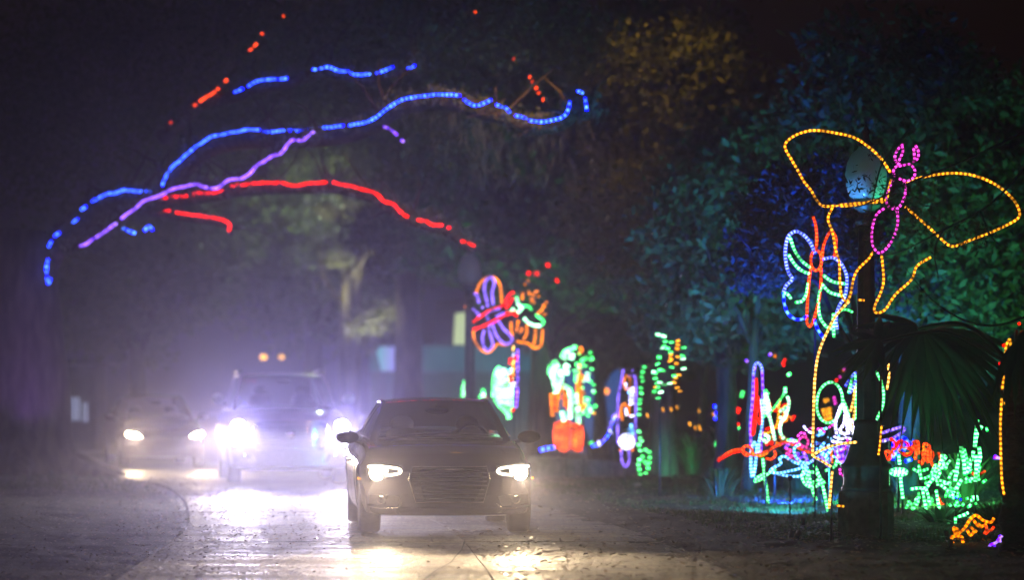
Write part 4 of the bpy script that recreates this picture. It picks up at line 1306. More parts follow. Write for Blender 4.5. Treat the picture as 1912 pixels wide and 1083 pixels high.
# 1 giant amber butterfly
figure('butterfly_light', 'giant amber outlined butterfly with magenta body, highest of the light figures', 'light figure', 34.2, [
 ('wing', 'amber', .0135, [[(1663, 322), (1640, 290), (1600, 259), (1560, 248), (1520, 243), (1490, 250), (1470, 263), (1466, 276), (1478, 298), (1492, 322), (1502, 340), (1515, 356), (1525, 374), (1540, 385), (1580, 381), (1620, 378), (1652, 375), (1660, 350), (1664, 335)]]),
 ('wing', 'amber', .0135, [[(1692, 342), (1720, 331), (1775, 323), (1820, 328), (1860, 345), (1890, 370), (1903, 393), (1900, 408), (1872, 424), (1840, 438), (1815, 447), (1785, 459), (1770, 457), (1752, 441), (1735, 425), (1710, 403), (1690, 386)]]),
 ('wing', 'amber', .0135, [[(1555, 386), (1546, 408), (1554, 432), (1560, 465), (1567, 490), (1568, 520), (1571, 550), (1580, 563), (1588, 550), (1594, 520), (1602, 503), (1622, 483), (1630, 470)]]),
 ('wing', 'amber', .0135, [[(1646, 475), (1650, 520), (1645, 545), (1633, 573), (1636, 584), (1653, 578), (1672, 550), (1702, 522), (1712, 497), (1738, 480)]]),
 ('wing_rib', 'amber', .0125, [[(1568, 385), (1596, 383), (1625, 376), (1648, 371)]], .03),
 ('antenna', 'magenta', .0135, [[(1687, 268), (1677, 278), (1671, 292), (1674, 303), (1684, 308)], [(1683, 270), (1686, 280), (1682, 293), (1678, 300)]]),
 ('antenna', 'magenta', .0135, [[(1709, 270), (1715, 283), (1713, 296), (1704, 303)], [(1706, 275), (1707, 287), (1708, 298)]]),
 ('head', 'magenta', .0135, [[(1672, 330), (1668, 322), (1672, 312), (1688, 308), (1700, 307), (1708, 318), (1706, 331), (1694, 338), (1678, 333)]]),
 ('thorax', 'magenta', .0135, [[(1668, 335), (1660, 352), (1655, 375), (1662, 388), (1676, 389), (1686, 375), (1691, 355), (1688, 340)]]),
 ('abdomen', 'magenta', .0135, [[(1652, 388), (1636, 402), (1628, 430), (1630, 458), (1640, 472), (1653, 466), (1668, 445), (1676, 418), (1675, 394), (1668, 386)]]),
 ('stand_rope', 'amber_pale', .0145, [[(1586, 562), (1562, 588), (1546, 617), (1530, 655), (1522, 700), (1519, 770), (1517, 852)]], .02),
 ('stand_rope', 'amber_pale', .0135, [[(1554, 880), (1551, 915), (1548, 950)]], .02),
 ('stand_rope', 'amber_pale', .0125, [[(1657, 668), (1660, 700), (1656, 728)]], .02),
 ('stand_rope', 'amber', .010, [[(1646, 795), (1643, 830), (1640, 850)]], .02),
 ('brace', 'amber_pale', .0135, [[(1520, 848), (1545, 836), (1572, 829), (1600, 826)], [(1517, 852), (1536, 862), (1552, 872)]], .02),
 ('crossbar', 'amber', .0125, [[(1602, 560), (1614, 561)], [(1562, 945), (1576, 946)]], .02),
], pole=[(1553, 872), (1645, 700)], group=GB)

# twigs hanging in front of the giant butterfly
tb = P(1905, 300, 33.6)
tw_ = thing('overhanging_branch', 'thin dark leafy branch hanging across the giant amber butterfly', 'branch', tb)
g = Geo()
for pl in ([(1925, 300), (1850, 380), (1760, 430), (1680, 470), (1620, 480)], [(1925, 240), (1800, 300), (1700, 340), (1620, 380), (1570, 390)], [(1920, 590), (1860, 608), (1800, 598), (1740, 560), (1690, 500)], [(1700, 240), (1650, 300), (1632, 360), (1625, 400)], [(1760, 430), (1745, 470), (1752, 520)], [(1830, 395), (1850, 440), (1880, 470)]):
    sp = smooth_path([p - tb for p in depth_pts(pl, 33.5, 33.9)], 5); g.tube(sp, [.014 - .010 * i / (len(sp) - 1) for i in range(len(sp))], 5)
g.build('twig', M('bark'), tw_)
bl = [(P(x, y, 33.75), (.16, .10, .13)) for x, y in ((1640, 290), (1645, 370), (1575, 385), (1600, 345), (1700, 385), (1730, 420), (1620, 420), (1655, 340), (1590, 410), (1770, 440), (1755, 325), (1490, 320), (1640, 450), (1830, 440), (1700, 560), (1690, 350))]
leaf_cloud('leaves', bl, 900, .032, 'oak_leaf', tw_, tb, 16, .10, aspect=.28)

# 2 blue butterfly
figure('butterfly_light', 'blue butterfly with green veins and orange body below the giant amber one', 'light figure', 40, [
 ('wing', 'blue_pale', .020, [[(1522, 474), (1514, 455), (1500, 438), (1486, 432), (1473, 440), (1467, 460), (1467, 485), (1472, 508), (1479, 521), (1468, 533), (1463, 545)]]),
 ('wing', 'blue', .016, [[(1463, 545), (1464, 565), (1471, 585), (1485, 596), (1498, 596), (1508, 589)]]),
 ('wing', 'blue_pale', .018, [[(1536, 484), (1555, 481), (1570, 492), (1580, 512), (1581, 535), (1577, 555), (1566, 573), (1561, 595), (1563, 615)]]),
 ('wing', 'blue', .016, [[(1520, 597), (1527, 615), (1538, 632)]]),
 ('vein', 'mint', .017, [[(1475, 443), (1484, 468), (1497, 487), (1513, 500)], [(1472, 475), (1484, 494), (1498, 506), (1512, 511)], [(1537, 514), (1555, 526), (1578, 530)], [(1534, 530), (1550, 546), (1575, 553)], [(1533, 535), (1528, 565), (1531, 592), (1543, 610), (1558, 616)], [(1509, 528), (1506, 548), (1498, 562), (1484, 565)], [(1462, 548), (1470, 549), (1477, 558)], [(1556, 585), (1556, 605), (1557, 630)]]),
 ('vein', 'green', .013, [[(1562, 586), (1570, 580), (1580, 578), (1592, 583)]]),
 ('antenna', 'orange_red', .0165, [[(1518, 404), (1523, 420), (1525, 445), (1524, 465)], [(1535, 482), (1537, 462), (1543, 445), (1552, 431), (1560, 442), (1561, 460), (1557, 480)]]),
 ('head', 'orange_red', .0165, [ell(1524, 486, 10, 19)]),
 ('abdomen', 'orange_red', .0165, [[(1514, 500), (1510, 530), (1507, 580), (1507, 602), (1513, 609), (1521, 592), (1530, 555), (1533, 520), (1533, 500)]]),
], pole=[(1522, 600)], group=GB)

# tangled flower lights left of the lamp post
figure('tulip_light', 'tall narrow violet tulip outline with red filling beside the slender trunk', 'light figure', 45, [
 ('outline', 'violet', .017, [[(1404, 852), (1401, 800), (1405, 745), (1407, 700), (1410, 684)], [(1423, 690), (1424, 730), (1423, 790), (1420, 850)]]),
 ('tip', 'blue_pale', .018, [[(1407, 700), (1409, 683), (1415, 678), (1421, 684), (1424, 696)]]),
 ('petal', 'red', .019, [[(1412, 706), (1412, 735), (1409, 765), (1403, 800), (1403, 812), (1408, 806), (1412, 770), (1415, 745)], [(1414, 740), (1420, 770), (1420, 792), (1412, 780)]]),
 ('shine', 'cyan', .019, [[(1422, 745), (1423, 790), (1417, 830), (1415, 850)]]),
 ('loop', 'cyan', .020, [[(1404, 892), (1402, 870), (1403, 840), (1408, 827), (1413, 835), (1410, 870), (1406, 892)]]),
 ('stem', 'mint', .018, [[(1424, 856), (1428, 890), (1433, 930), (1435, 948)]]),
 ('leaf', 'mint', .015, [[(1424, 886), (1412, 894), (1410, 900), (1420, 896), (1436, 884), (1449, 877)]]),
], pole=[(1435, 945)], group=GF)
figure('lily_light', 'white and green lily right beside the red filled tulip', 'light figure', 46.5, [
 ('petal', 'mint_white', .03, [[(1429, 733), (1433, 750), (1437, 768)], [(1430, 745), (1428, 765), (1436, 775)]]),
 ('petal', 'mint_white', .02, [[(1435, 770), (1441, 795), (1447, 822)], [(1470, 740), (1473, 755), (1467, 776), (1458, 790), (1457, 808), (1464, 820)], [(1455, 770), (1462, 765), (1468, 775), (1462, 785), (1456, 778)], [(1425, 820), (1430, 826), (1436, 818), (1428, 812)]]),
 ('stem', 'green', .016, [[(1424, 780), (1440, 768), (1458, 745), (1466, 732)], [(1426, 735), (1430, 729), (1436, 736)]]),
 ('stamen', 'amber', .014, [[(1424, 808), (1436, 808), (1450, 795), (1454, 770), (1456, 745)]]),
 ('bud', 'mint', .022, [[(1470, 702), (1476, 697)], [(1466, 723), (1466, 734)]]),
], pole=[(1447, 822)], group=GF)
figure('orchid_light', 'long red and orange orchid spray stretching left of the amber stand', 'light figure', 43, [
 ('petal', 'red', .019, [[(1340, 862), (1350, 855), (1366, 846), (1384, 842)]]),
 ('petal', 'orange_red', .016, [[(1340, 858), (1356, 848), (1374, 840), (1390, 840)], ell(1395, 842, 9, 9), [(1385, 842), (1402, 850), (1424, 846), (1440, 838), (1460, 829)], [(1430, 856), (1440, 858), (1448, 850), (1446, 842)], [(1424, 850), (1444, 836), (1462, 826), (1484, 832), (1500, 842), (1520, 846)]]),
 ('petal', 'pink', .015, [[(1452, 832), (1470, 827), (1490, 829), (1508, 838), (1522, 843)], [(1466, 838), (1478, 842), (1468, 848), (1480, 852), (1470, 858)], ell(1500, 826, 9, 10)]),
 ('lip', 'orange', .015, [[(1404, 846), (1416, 852), (1430, 848), (1438, 838)]]),
], pole=[(1430, 850)], group=GF)
figure('iris_light', 'pale blue iris with wide looping petals left of the amber stand foot', 'light figure', 42, [
 ('petal', 'cyan', .0165, [[(1500, 870), (1480, 862), (1466, 853), (1456, 856), (1458, 866), (1448, 872), (1438, 880), (1452, 884), (1475, 880), (1496, 874), (1515, 862)],
                          [(1510, 866), (1494, 862), (1484, 850), (1484, 836), (1494, 830)], [(1452, 886), (1478, 890), (1498, 888), (1508, 872)]]),
 ('petal', 'blue_pale', .0165, [[(1515, 862), (1530, 852), (1540, 840), (1530, 828), (1520, 834), (1524, 848)], [(1540, 838), (1548, 850), (1540, 862), (1528, 858)]]),
 ('stem_loop', 'mint', .0165, [[(1505, 872), (1498, 888), (1503, 904), (1518, 911), (1530, 902), (1528, 888), (1515, 882), (1506, 892), (1512, 908)], [(1538, 902), (1524, 906), (1520, 900), (1534, 896), (1540, 904)]]),
 ('stem', 'mint', .0175, [[(1509, 878), (1514, 905), (1524, 935)], [(1520, 868), (1534, 900), (1543, 940), (1546, 955)], [(1540, 880), (1558, 872), (1564, 860), (1576, 872), (1592, 880)]]),
], pole=[(1524, 930), (1545, 950)], group=GF)
figure('hoop_light', 'upright green oval hoop right of the amber stand', 'light figure', 41.5, [
 ('hoop', 'mint', .0145, [ell(1549, 752, 24, 38, rot=6)]),
 ('tail', 'mint', .0145, [[(1573, 745), (1582, 765), (1586, 785)], [(1584, 735), (1588, 720), (1592, 700)]]),
], pole=[(1549, 790)], group=GF)
figure('fountain_light', 'dense white and violet scribble of lights just left of the lamp post shaft', 'light figure', 40.5, [
 ('spray', 'white', .020, [[(1562, 812), (1560, 790), (1566, 770), (1572, 756), (1578, 765), (1576, 790), (1568, 805), (1580, 812)], [(1576, 762), (1584, 780), (1588, 800), (1596, 806)], [(1584, 812), (1582, 790), (1590, 785), (1596, 795), (1594, 812)]]),
 ('spray', 'amber_pale', .016, [[(1588, 770), (1594, 745), (1597, 720)], [(1590, 800), (1594, 780), (1597, 760)]]),
 ('spray', 'blue_pale', .018, [[(1578, 722), (1586, 710)], [(1586, 735), (1594, 722), (1598, 710)], [(1590, 705), (1597, 695)]]),
 ('rim', 'mint', .013, [[(1597, 700), (1598, 740), (1597, 780), (1594, 806)]]),
 ('ribbon', 'white', .0145, [[(1556, 815), (1570, 820), (1584, 818), (1598, 830)], [(1552, 824), (1575, 828), (1594, 838)], [(1500, 795), (1508, 805), (1518, 810)]]),
 ('ruffle', 'magenta', .0145, [[(1506, 806), (1514, 800), (1524, 803), (1532, 800), (1540, 808)], [(1546, 800), (1556, 794), (1562, 800)], [(1496, 822), (1490, 815), (1498, 808), (1506, 814)]]),
 ('basket', 'violet', .0155, [[(1558, 836), (1562, 852), (1574, 866), (1588, 866), (1594, 850)], [(1566, 834), (1568, 856)], [(1574, 832), (1574, 862)], [(1582, 834), (1581, 864)], [(1590, 836), (1587, 858)]]),
 ('hook', 'magenta', .0155, [[(1568, 874), (1570, 886), (1580, 888), (1584, 880)]]),
 ('core', 'cyan', .018, [[(1540, 826), (1532, 838), (1540, 850), (1550, 842), (1546, 830)], [(1534, 846), (1546, 858)], [(1524, 824), (1516, 832), (1526, 840)]]),
 ('rope', 'orange', .013, [[(1600, 830), (1597, 850), (1588, 880)], [(1552, 840), (1554, 865)]]),
], pole=[(1575, 866)], group=GF)
figure('lantern_light', 'small amber lantern stack glowing behind the green hoop', 'light figure', 52, [
 ('tier', 'amber', .03, [[(1538, 750), (1547, 746)], [(1534, 768), (1552, 763)], [(1536, 776), (1553, 771)], [(1538, 784), (1552, 780)]]),
], pole=[(1545, 780)], group='small lanterns behind the flower lights')
figure('bud_light', 'row of small coloured buds left of the violet trunk', 'light figure', 52, [
 ('bud', 'red', .03, [[(1342, 730), (1342, 738)], [(1380, 762), (1376, 772)], [(1378, 790), (1374, 800)]]),
 ('bud', 'blue', .025, [[(1332, 758), (1344, 764)], [(1336, 770), (1344, 778)], [(1334, 784), (1340, 776)]]),
 ('bud', 'green', .03, [[(1338, 824), (1338, 834)], [(1377, 798), (1379, 802)], [(1374, 820), (1376, 838)], [(1375, 850), (1375, 858)], [(1388, 730), (1384, 742)]]),
], pole=[(1339, 830), (1377, 850)], group='small buds of coloured light')

figure('tangle_light', 'tangle of cyan violet and mint strands under the white scribble of lights', 'light figure', 43.5, [
 ('strand', 'lilac', .0145, [[(1591, 862), (1579, 858), (1580, 856), (1568, 850), (1568, 853)], [(1560, 838), (1557, 839), (1567, 831), (1562, 839), (1564, 831), (1557, 828), (1565, 825)], [(1564, 853), (1569, 862), (1579, 860), (1579, 857)]]),
 ('strand', 'violet', .0145, [[(1592, 834), (1593, 842), (1584, 841), (1579, 826)], [(1506, 852), (1507, 868), (1507, 855), (1508, 869), (1507, 862), (1503, 863), (1500, 869)], [(1481, 847), (1491, 847), (1486, 859), (1497, 854), (1506, 854), (1499, 844), (1502, 850)], [(1539, 853), (1534, 859), (1549, 869), (1547, 873), (1550, 877)], [(1476, 820), (1482, 823), (1467, 835), (1470, 834), (1465, 838)], [(1540, 861), (1532, 851), (1537, 853), (1539, 862), (1549, 862), (1549, 854), (1544, 872)]]),
 ('strand', 'mint', .0145, [[(1489, 823), (1476, 825), (1480, 822), (1471, 822), (1472, 823)]]),
 ('strand', 'cyan', .0145, [[(1552, 852), (1564, 854), (1564, 844), (1561, 845), (1569, 841), (1576, 838)], [(1523, 812), (1522, 813), (1515, 806), (1517, 809)], [(1567, 838), (1563, 838), (1564, 831), (1554, 840)], [(1554, 821), (1546, 816), (1562, 827), (1567, 812)], [(1526, 814), (1538, 810), (1535, 806), (1534, 814), (1531, 805), (1544, 800)]]),
 ('strand', 'magenta', .0145, [[(1583, 818), (1580, 835), (1571, 841), (1564, 843), (1570, 842)], [(1480, 856), (1493, 860), (1490, 857), (1491, 867)]])], pole=[(1530, 850)], group=GF)
figure('tangle_light', 'low tangle of green strands left of the tall green spikes', 'light figure', 39.5, [
 ('strand', 'green', .0145, [[(1781, 921), (1775, 911), (1776, 919), (1791, 922)], [(1743, 893), (1740, 886), (1741, 900), (1738, 893)], [(1799, 880), (1803, 877), (1798, 872), (1807, 878), (1811, 871), (1813, 879)], [(1715, 919), (1716, 928), (1714, 934), (1704, 943), (1697, 937), (1697, 940), (1691, 950)], [(1737, 929), (1742, 936), (1732, 935), (1740, 941), (1727, 944)], [(1786, 923), (1779, 925), (1782, 932), (1769, 920), (1765, 930)]]),
 ('strand', 'mint', .0145, [[(1765, 868), (1761, 864), (1758, 851), (1767, 854), (1754, 866), (1762, 853), (1760, 856)], [(1719, 930), (1714, 929), (1709, 935), (1715, 932), (1713, 941), (1704, 952), (1704, 946)], [(1763, 866), (1760, 875), (1754, 871), (1743, 877), (1755, 880), (1750, 896)], [(1747, 877), (1739, 887), (1746, 869), (1753, 872)], [(1760, 875), (1751, 872), (1767, 874), (1760, 865), (1766, 875), (1764, 873), (1774, 860)], [(1776, 900), (1771, 905), (1772, 902), (1761, 902), (1767, 904), (1762, 900)], [(1814, 929), (1825, 928), (1813, 935), (1818, 934), (1827, 933)], [(1732, 904), (1743, 895), (1748, 894), (1751, 907)], [(1825, 898), (1813, 894), (1812, 901), (1812, 898), (1804, 895), (1807, 891)], [(1771, 895), (1779, 881), (1788, 883), (1785, 887)]]),
 ('strand', 'orange_red', .0145, [[(1815, 883), (1821, 889), (1824, 884), (1824, 892), (1822, 890), (1840, 880)], [(1752, 928), (1757, 940), (1762, 943), (1753, 938)]])], pole=[(1765, 930)], group=GF)
figure('tangle_light', 'dim tangle of green and amber strands behind the white and green lily', 'light figure', 50, [
 ('strand', 'red', .0145, [[(1440, 832), (1442, 826), (1431, 829), (1433, 832)], [(1474, 746), (1472, 755), (1463, 757), (1459, 767), (1452, 757), (1451, 767), (1442, 766)], [(1461, 790), (1455, 793), (1452, 788), (1450, 800), (1447, 796), (1430, 802)], [(1437, 751), (1439, 763), (1436, 762), (1424, 771), (1428, 771)]]),
 ('strand', 'orange', .0145, [[(1436, 768), (1435, 763), (1420, 764), (1420, 763), (1411, 748), (1408, 747), (1414, 753)], [(1462, 767), (1470, 783), (1459, 787), (1464, 774), (1478, 781)], [(1469, 823), (1463, 815), (1456, 815), (1459, 820), (1460, 823), (1455, 832), (1441, 815)]]),
 ('strand', 'green', .0145, [[(1470, 764), (1468, 759), (1456, 765), (1451, 753)]])], pole=[(1460, 810)], group=GF)

# right of the lamp post
figure('arc_light', 'curved mint green arc of light right of the lamp post', 'light figure', 40.5, [
 ('arc', 'mint', .0145, [[(1636, 694), (1645, 712), (1650, 735), (1648, 758), (1641, 775), (1634, 788)]])], pole=[(1641, 775)], group=GF)
figure('dragonfly_light', 'violet looping dragonfly wings above the red flower lights', 'light figure', 43, [
 ('wing', 'lilac', .018, [[(1632, 812), (1650, 808), (1668, 802), (1684, 798), (1688, 804), (1672, 816), (1655, 822), (1636, 826)], [(1633, 828), (1645, 822)]]),
 ('wing', 'white', .016, [[(1650, 824), (1668, 818), (1684, 808)]])], pole=[(1660, 820)], group=GF)
sc_ = []
rr = random.Random(3)
for k in range(15):
    cx, cyy = rr.uniform(1652, 1742), rr.uniform(828, 858)
    sc_.append(ell(cx, cyy, rr.uniform(5, 10), rr.uniform(4, 8), rr.uniform(0, 180), rr.uniform(250, 420), 9, rr.uniform(0, 180)))
figure('poppy_light', 'dense cluster of small red looped blossoms right of the lamp post', 'light figure', 41, [
 ('blossom', 'orange_red', .0175, sc_[:9]), ('blossom', 'red', .0175, sc_[9:]),
 ('blossom', 'orange_red', .016, [[(1720, 868), (1728, 858), (1738, 862), (1744, 874), (1752, 872), (1756, 858), (1752, 845)], [(1724, 850), (1736, 844), (1742, 856)]]),
 ('heart', 'orange', .014, [ell(1690, 842, 12, 6), ell(1716, 838, 10, 6)]),
], pole=[(1678, 850), (1718, 860)], group=GF)
figure('hyacinth_light', 'solid blue hyacinth head behind the red blossoms', 'light figure', 44, [
 ('head', 'blue', .022, [[(1668, 860), (1668, 840), (1670, 824), (1678, 818), (1690, 820), (1694, 830), (1686, 842)], [(1676, 850), (1680, 835), (1690, 828)], [(1690, 862), (1702, 858)], [(1698, 830), (1706, 822)]]),
 ('shine', 'cyan', .022, [[(1670, 832), (1676, 830)], [(1669, 846), (1674, 850)]])], pole=[(1676, 850)], group=GF)
figure('mushroom_light', 'green stem with one flat glowing leaf disc right of the lamp plinth', 'light figure', 40, [
 ('cap', 'mint', .018, [ell(1678, 882, 15, 6)]), ('cap', 'mint_white', .022, [[(1668, 882), (1688, 882)]]),
 ('stem', 'mint', .019, [[(1678, 850), (1680, 868)], [(1681, 890), (1683, 910), (1686, 932)]])], pole=[(1686, 930)], group=GF)
figure('stem_light', 'branching green stems with dashes of light below the red blossoms', 'light figure', 38.5, [
 ('stem', 'mint', .0165, [[(1716, 868), (1718, 885), (1720, 896)], [(1700, 914), (1715, 912), (1728, 912)], [(1722, 910), (1726, 935), (1732, 965), (1737, 985)], [(1728, 912), (1733, 925), (1735, 938)], [(1749, 878), (1745, 890), (1738, 900), (1730, 912)], [(1748, 915), (1751, 935), (1754, 952)], [(1745, 895), (1762, 900), (1775, 906)], [(1755, 905), (1768, 915), (1775, 922)], [(1704, 876), (1716, 882)]]),
 ('leaf', 'green', .0155, [[(1724, 895), (1735, 890), (1746, 886)], [(1722, 880), (1733, 876)], [(1728, 906), (1730, 898)]]),
], pole=[(1737, 980), (1753, 950)], group=GF)
figure('spike_light', 'tall zigzag of bright green spikes near the right edge', 'light figure', 37.5, [
 ('spike', 'mint', .021, [[(1783, 900), (1788, 870), (1795, 834)], [(1795, 834), (1800, 865), (1802, 888)], [(1804, 885), (1812, 865), (1818, 842)], [(1820, 836), (1824, 812), (1833, 796)], [(1825, 784), (1823, 800), (1820, 835)], [(1822, 850), (1823, 870), (1821, 900)], [(1828, 835), (1830, 855), (1826, 868), (1822, 860)], [(1785, 915), (1790, 905), (1796, 896)]]),
 ('leaf', 'green', .016, [[(1800, 838), (1806, 860), (1812, 884)], [(1830, 870), (1826, 885), (1828, 898)], [(1842, 798), (1844, 806)], [(1800, 902), (1812, 898)], [(1834, 902), (1842, 896)]]),
], pole=[(1785, 912), (1822, 898)], group=GF)
figure('leaf_light', 'low sprinkle of green leaf lights above the orange crab', 'light figure', 35, [
 ('leaf', 'green', .0145, [[(1772, 930), (1777, 920), (1784, 912)], [(1784, 928), (1794, 926)], [(1782, 940), (1786, 948)], [(1772, 942), (1776, 946)], [(1796, 946), (1800, 940)], [(1806, 948), (1814, 944)], [(1820, 942), (1824, 940)], [(1785, 935), (1790, 946)], [(1803, 932), (1808, 931)]]),
 ('leaf', 'mint', .015, [[(1784, 966), (1784, 978)], [(1788, 966), (1800, 962), (1808, 958)], [(1776, 928), (1782, 918)], [(1808, 947), (1813, 943)]]),
 ('bud', 'blue', .012, [[(1784, 929), (1787, 930)], [(1792, 933), (1795, 934)]]),
], pole=[(1784, 975)], group=GF)
figure('crab_light', 'orange dotted crab outline on the ground at the lower right', 'light figure', 33.2, [
 ('shell', 'orange', .0150, [[(1780, 985), (1785, 998), (1800, 988), (1812, 970), (1823, 963), (1835, 972), (1850, 976), (1856, 968)], [(1786, 1000), (1788, 990), (1780, 985)], [(1806, 990), (1812, 1000), (1820, 992)], [(1818, 972), (1828, 984), (1842, 980)], [(1812, 985), (1824, 994)], [(1826, 978), (1834, 986)]]),
 ('leg', 'orange', .0150, [[(1776, 1003), (1780, 1016), (1790, 1028), (1786, 1034), (1782, 1036)], [(1776, 1003), (1794, 1002), (1798, 1014), (1802, 1026), (1812, 1024), (1818, 1019)], [(1822, 1033), (1834, 1030), (1840, 1022)]]),
 ('claw', 'orange_red', .0145, [[(1838, 998), (1842, 988), (1840, 980)], [(1850, 992), (1856, 984)], [(1848, 990), (1840, 998)]]),
], pole=[(1790, 1020), (1835, 1020)], group='low animals outlined in rope light')
figure('seahorse_light', 'small violet dotted squiggle beside the palm trunk at the lower right', 'light figure', 32.6, [
 ('squiggle', 'violet', .0135, [[(1875, 998), (1866, 1006), (1860, 1014), (1850, 1018), (1846, 1026), (1854, 1032), (1858, 1038), (1868, 1036), (1876, 1030)], [(1862, 1010), (1872, 1012)], [(1856, 1020), (1862, 1026)], [(1866, 1000), (1870, 1008)]])],
 pole=[(1862, 1034)], group='low animals outlined in rope light')
# rope wound up the palm trunk
figure('rope_light', 'amber rope light running up the palm trunk at the right edge', 'rope light', 31.2, [
 ('rope', 'amber', .0105, [[(1875, 925), (1871, 900), (1869, 860), (1868, 800), (1869, 770), (1870, 744)], [(1871, 728), (1875, 700), (1877, 670), (1878, 650), (1884, 634), (1887, 640), (1884, 655), (1879, 668)], [(1873, 705), (1880, 715)], [(1892, 668), (1896, 662), (1900, 650), (1903, 662)], [(1872, 748), (1875, 756)]]),
 ('bulb', 'red', .013, [[(1872, 646), (1877, 644)], [(1888, 668), (1892, 666)], [(1865, 679), (1867, 679)], [(1901, 605), (1905, 604)]]),
 ('bulb', 'violet', .012, [[(1855, 855), (1862, 856)], [(1857, 851), (1866, 857)]]),
], group=None, frame=False, base=1880)

# middle distance figures
figure('butterfly_light', 'violet winged butterfly with amber edges and red body above the black sedan', 'light figure', 55, [
 ('wing', 'orange', .026, [[(889, 548), (895, 532), (906, 520), (920, 517), (932, 528), (936, 548), (936, 566)], [(884, 618), (886, 636), (897, 652), (910, 658), (920, 652), (930, 642), (944, 644), (956, 638)]], .05),
 ('wing_vein', 'lilac', .028, [[(911, 573), (908, 558), (904, 540), (908, 524), (916, 518), (923, 526), (919, 546), (921, 570)], [(884, 549), (891, 551), (894, 566)], [(899, 573), (903, 575)], [(882, 576), (890, 584), (896, 590)],
    [(904, 616), (901, 632), (905, 650), (912, 654), (920, 644), (916, 626), (913, 612), (920, 608), (925, 622), (934, 636), (945, 642), (956, 636), (952, 626), (940, 614), (931, 600)], [(912, 598), (909, 588), (918, 580), (934, 575)], [(926, 592), (934, 588), (942, 584)]]),
 ('body', 'red', .026, [[(883, 602), (896, 592), (912, 582), (930, 574), (940, 570), (950, 552), (960, 545)], [(883, 616), (900, 610), (918, 602), (936, 592), (950, 586), (962, 582)]]),
 ('body', 'magenta', .022, [[(912, 606), (926, 600), (934, 592)]]),
], pole=[(961, 590)], group=GB, fr=.01)
figure('butterfly_light', 'amber and green butterfly right of the violet winged one on the same pole height', 'light figure', 57.5, [
 ('wing', 'orange', .027, [[(954, 600), (955, 618), (957, 630)], [(968, 598), (966, 610), (963, 620)], [(984, 606), (983, 624), (978, 634)], [(1000, 614), (999, 632), (997, 643)], [(1014, 614), (1012, 630), (1010, 645), (998, 650), (988, 643), (978, 640), (964, 638)], [(976, 545), (975, 560)], [(976, 612), (970, 622)], [(1016, 568), (1012, 578), (1004, 586)]]),
 ('wing', 'mint_white', .030, [[(978, 594), (986, 602), (998, 608), (1010, 608)]]),
 ('wing', 'green', .026, [[(1012, 608), (1015, 600), (1006, 592), (1000, 588)], [(974, 572), (986, 572), (992, 580)], [(964, 554), (970, 570)]]),
 ('body', 'mint_white', .032, [[(964, 556), (968, 568), (974, 576), (966, 584)], [(952, 582), (960, 576)]]),
 ('body', 'red', .024, [[(944, 576), (952, 566), (958, 556)], [(944, 584), (956, 584), (966, 590)]]),
], pole=[(970, 600)], group=GB, fr=.01)
rl = random.Random(11)
figure('blossom_light', 'loose amber blossoms hovering above the amber and green butterfly', 'light figure', 59, [
 ('bud', 'orange', .022, [[(x, y), (x + rl.uniform(4, 9), y + rl.uniform(-3, 3))] for x, y in ((982, 524), (986, 549), (994, 551), (1003, 553), (990, 558), (985, 545), (978, 530), (998, 546), (990, 563), (1012, 572), (1018, 566), (1014, 588))])],
 pole=[(1000, 556)], group=GF)
figure('candy_pole', 'striped pole of amber red and violet light under the paired butterflies', 'light pole', 54, [
 ('ring', 'amber_pale', .045, [[(956, 650), (960, 651)], [(956, 676), (961, 678)], [(957, 690), (960, 692)]]),
 ('ring', 'white', .04, [[(956, 662), (961, 663)], [(958, 714), (961, 724)]]),
 ('ring', 'red', .035, [[(953, 668), (953, 680)], [(964, 664), (964, 674)], [(955, 764), (960, 768)], [(953, 700), (955, 715)]]),
 ('ring', 'orange', .038, [[(956, 684), (961, 685)], [(956, 698), (960, 704)]]),
 ('edge', 'violet', .026, [[(966, 652), (967, 690), (966, 730), (963, 762)]]),
], pole=[(960, 650)], group=None)
cone = lambda x, y0, y1: [(x - 3, y1), (x, y0), (x + 3, y1)]
for (x, y0, y1, lb) in ((868, 710, 742, 'left small green and white candle light above the black sedan roof'), (902, 726, 744, 'right smaller green and white candle light above the black sedan roof')):
    figure('candle_light', lb, 'light figure', 66, [('tip', 'green', .04, [[(x, y0), (x, y0 + 9)]]), ('side', 'mint_white', .045, [[(x, y0 + 8), (x, y1)]]), ('side', 'orange_red', .028, [[(x + 5, y0 + 16), (x + 6, y1)]]), ('side', 'green', .03, [[(x - 4, y0 + 10), (x - 6, y1)]])], pole=[(x, y1)], group='candle lights behind the black sedan')
figure('hedge_light', 'blazing mint white curtain of lights right behind the black sedan', 'light figure', 60, [
 ('strand', 'mint_white', .05, [[(930 + k * 5.2, 692 + 5 * math.sin(k * 2.1)), (930 + k * 5.4, 725), (934 + k * 4.6, 752 + k * 1.6)] for k in range(6)]),
 ('edge', 'mint', .045, [[(922, 742), (922, 716), (927, 694), (934, 686)], [(924, 745), (936, 760), (948, 772), (951, 782)], [(954, 755), (953, 770)]]),
 ('strand', 'cyan', .045, [[(940, 694), (941, 730), (944, 750)], [(952, 690), (953, 730)]]),
], pole=[(940, 745)], group=None)
ov = []
rg = random.Random(5)
for k in range(46):
    x = rg.uniform(1078, 1109); y = rg.uniform(650, 775)
    ov.append([(x, y), (x + rg.uniform(-5, 5), y + rg.uniform(3, 7))])
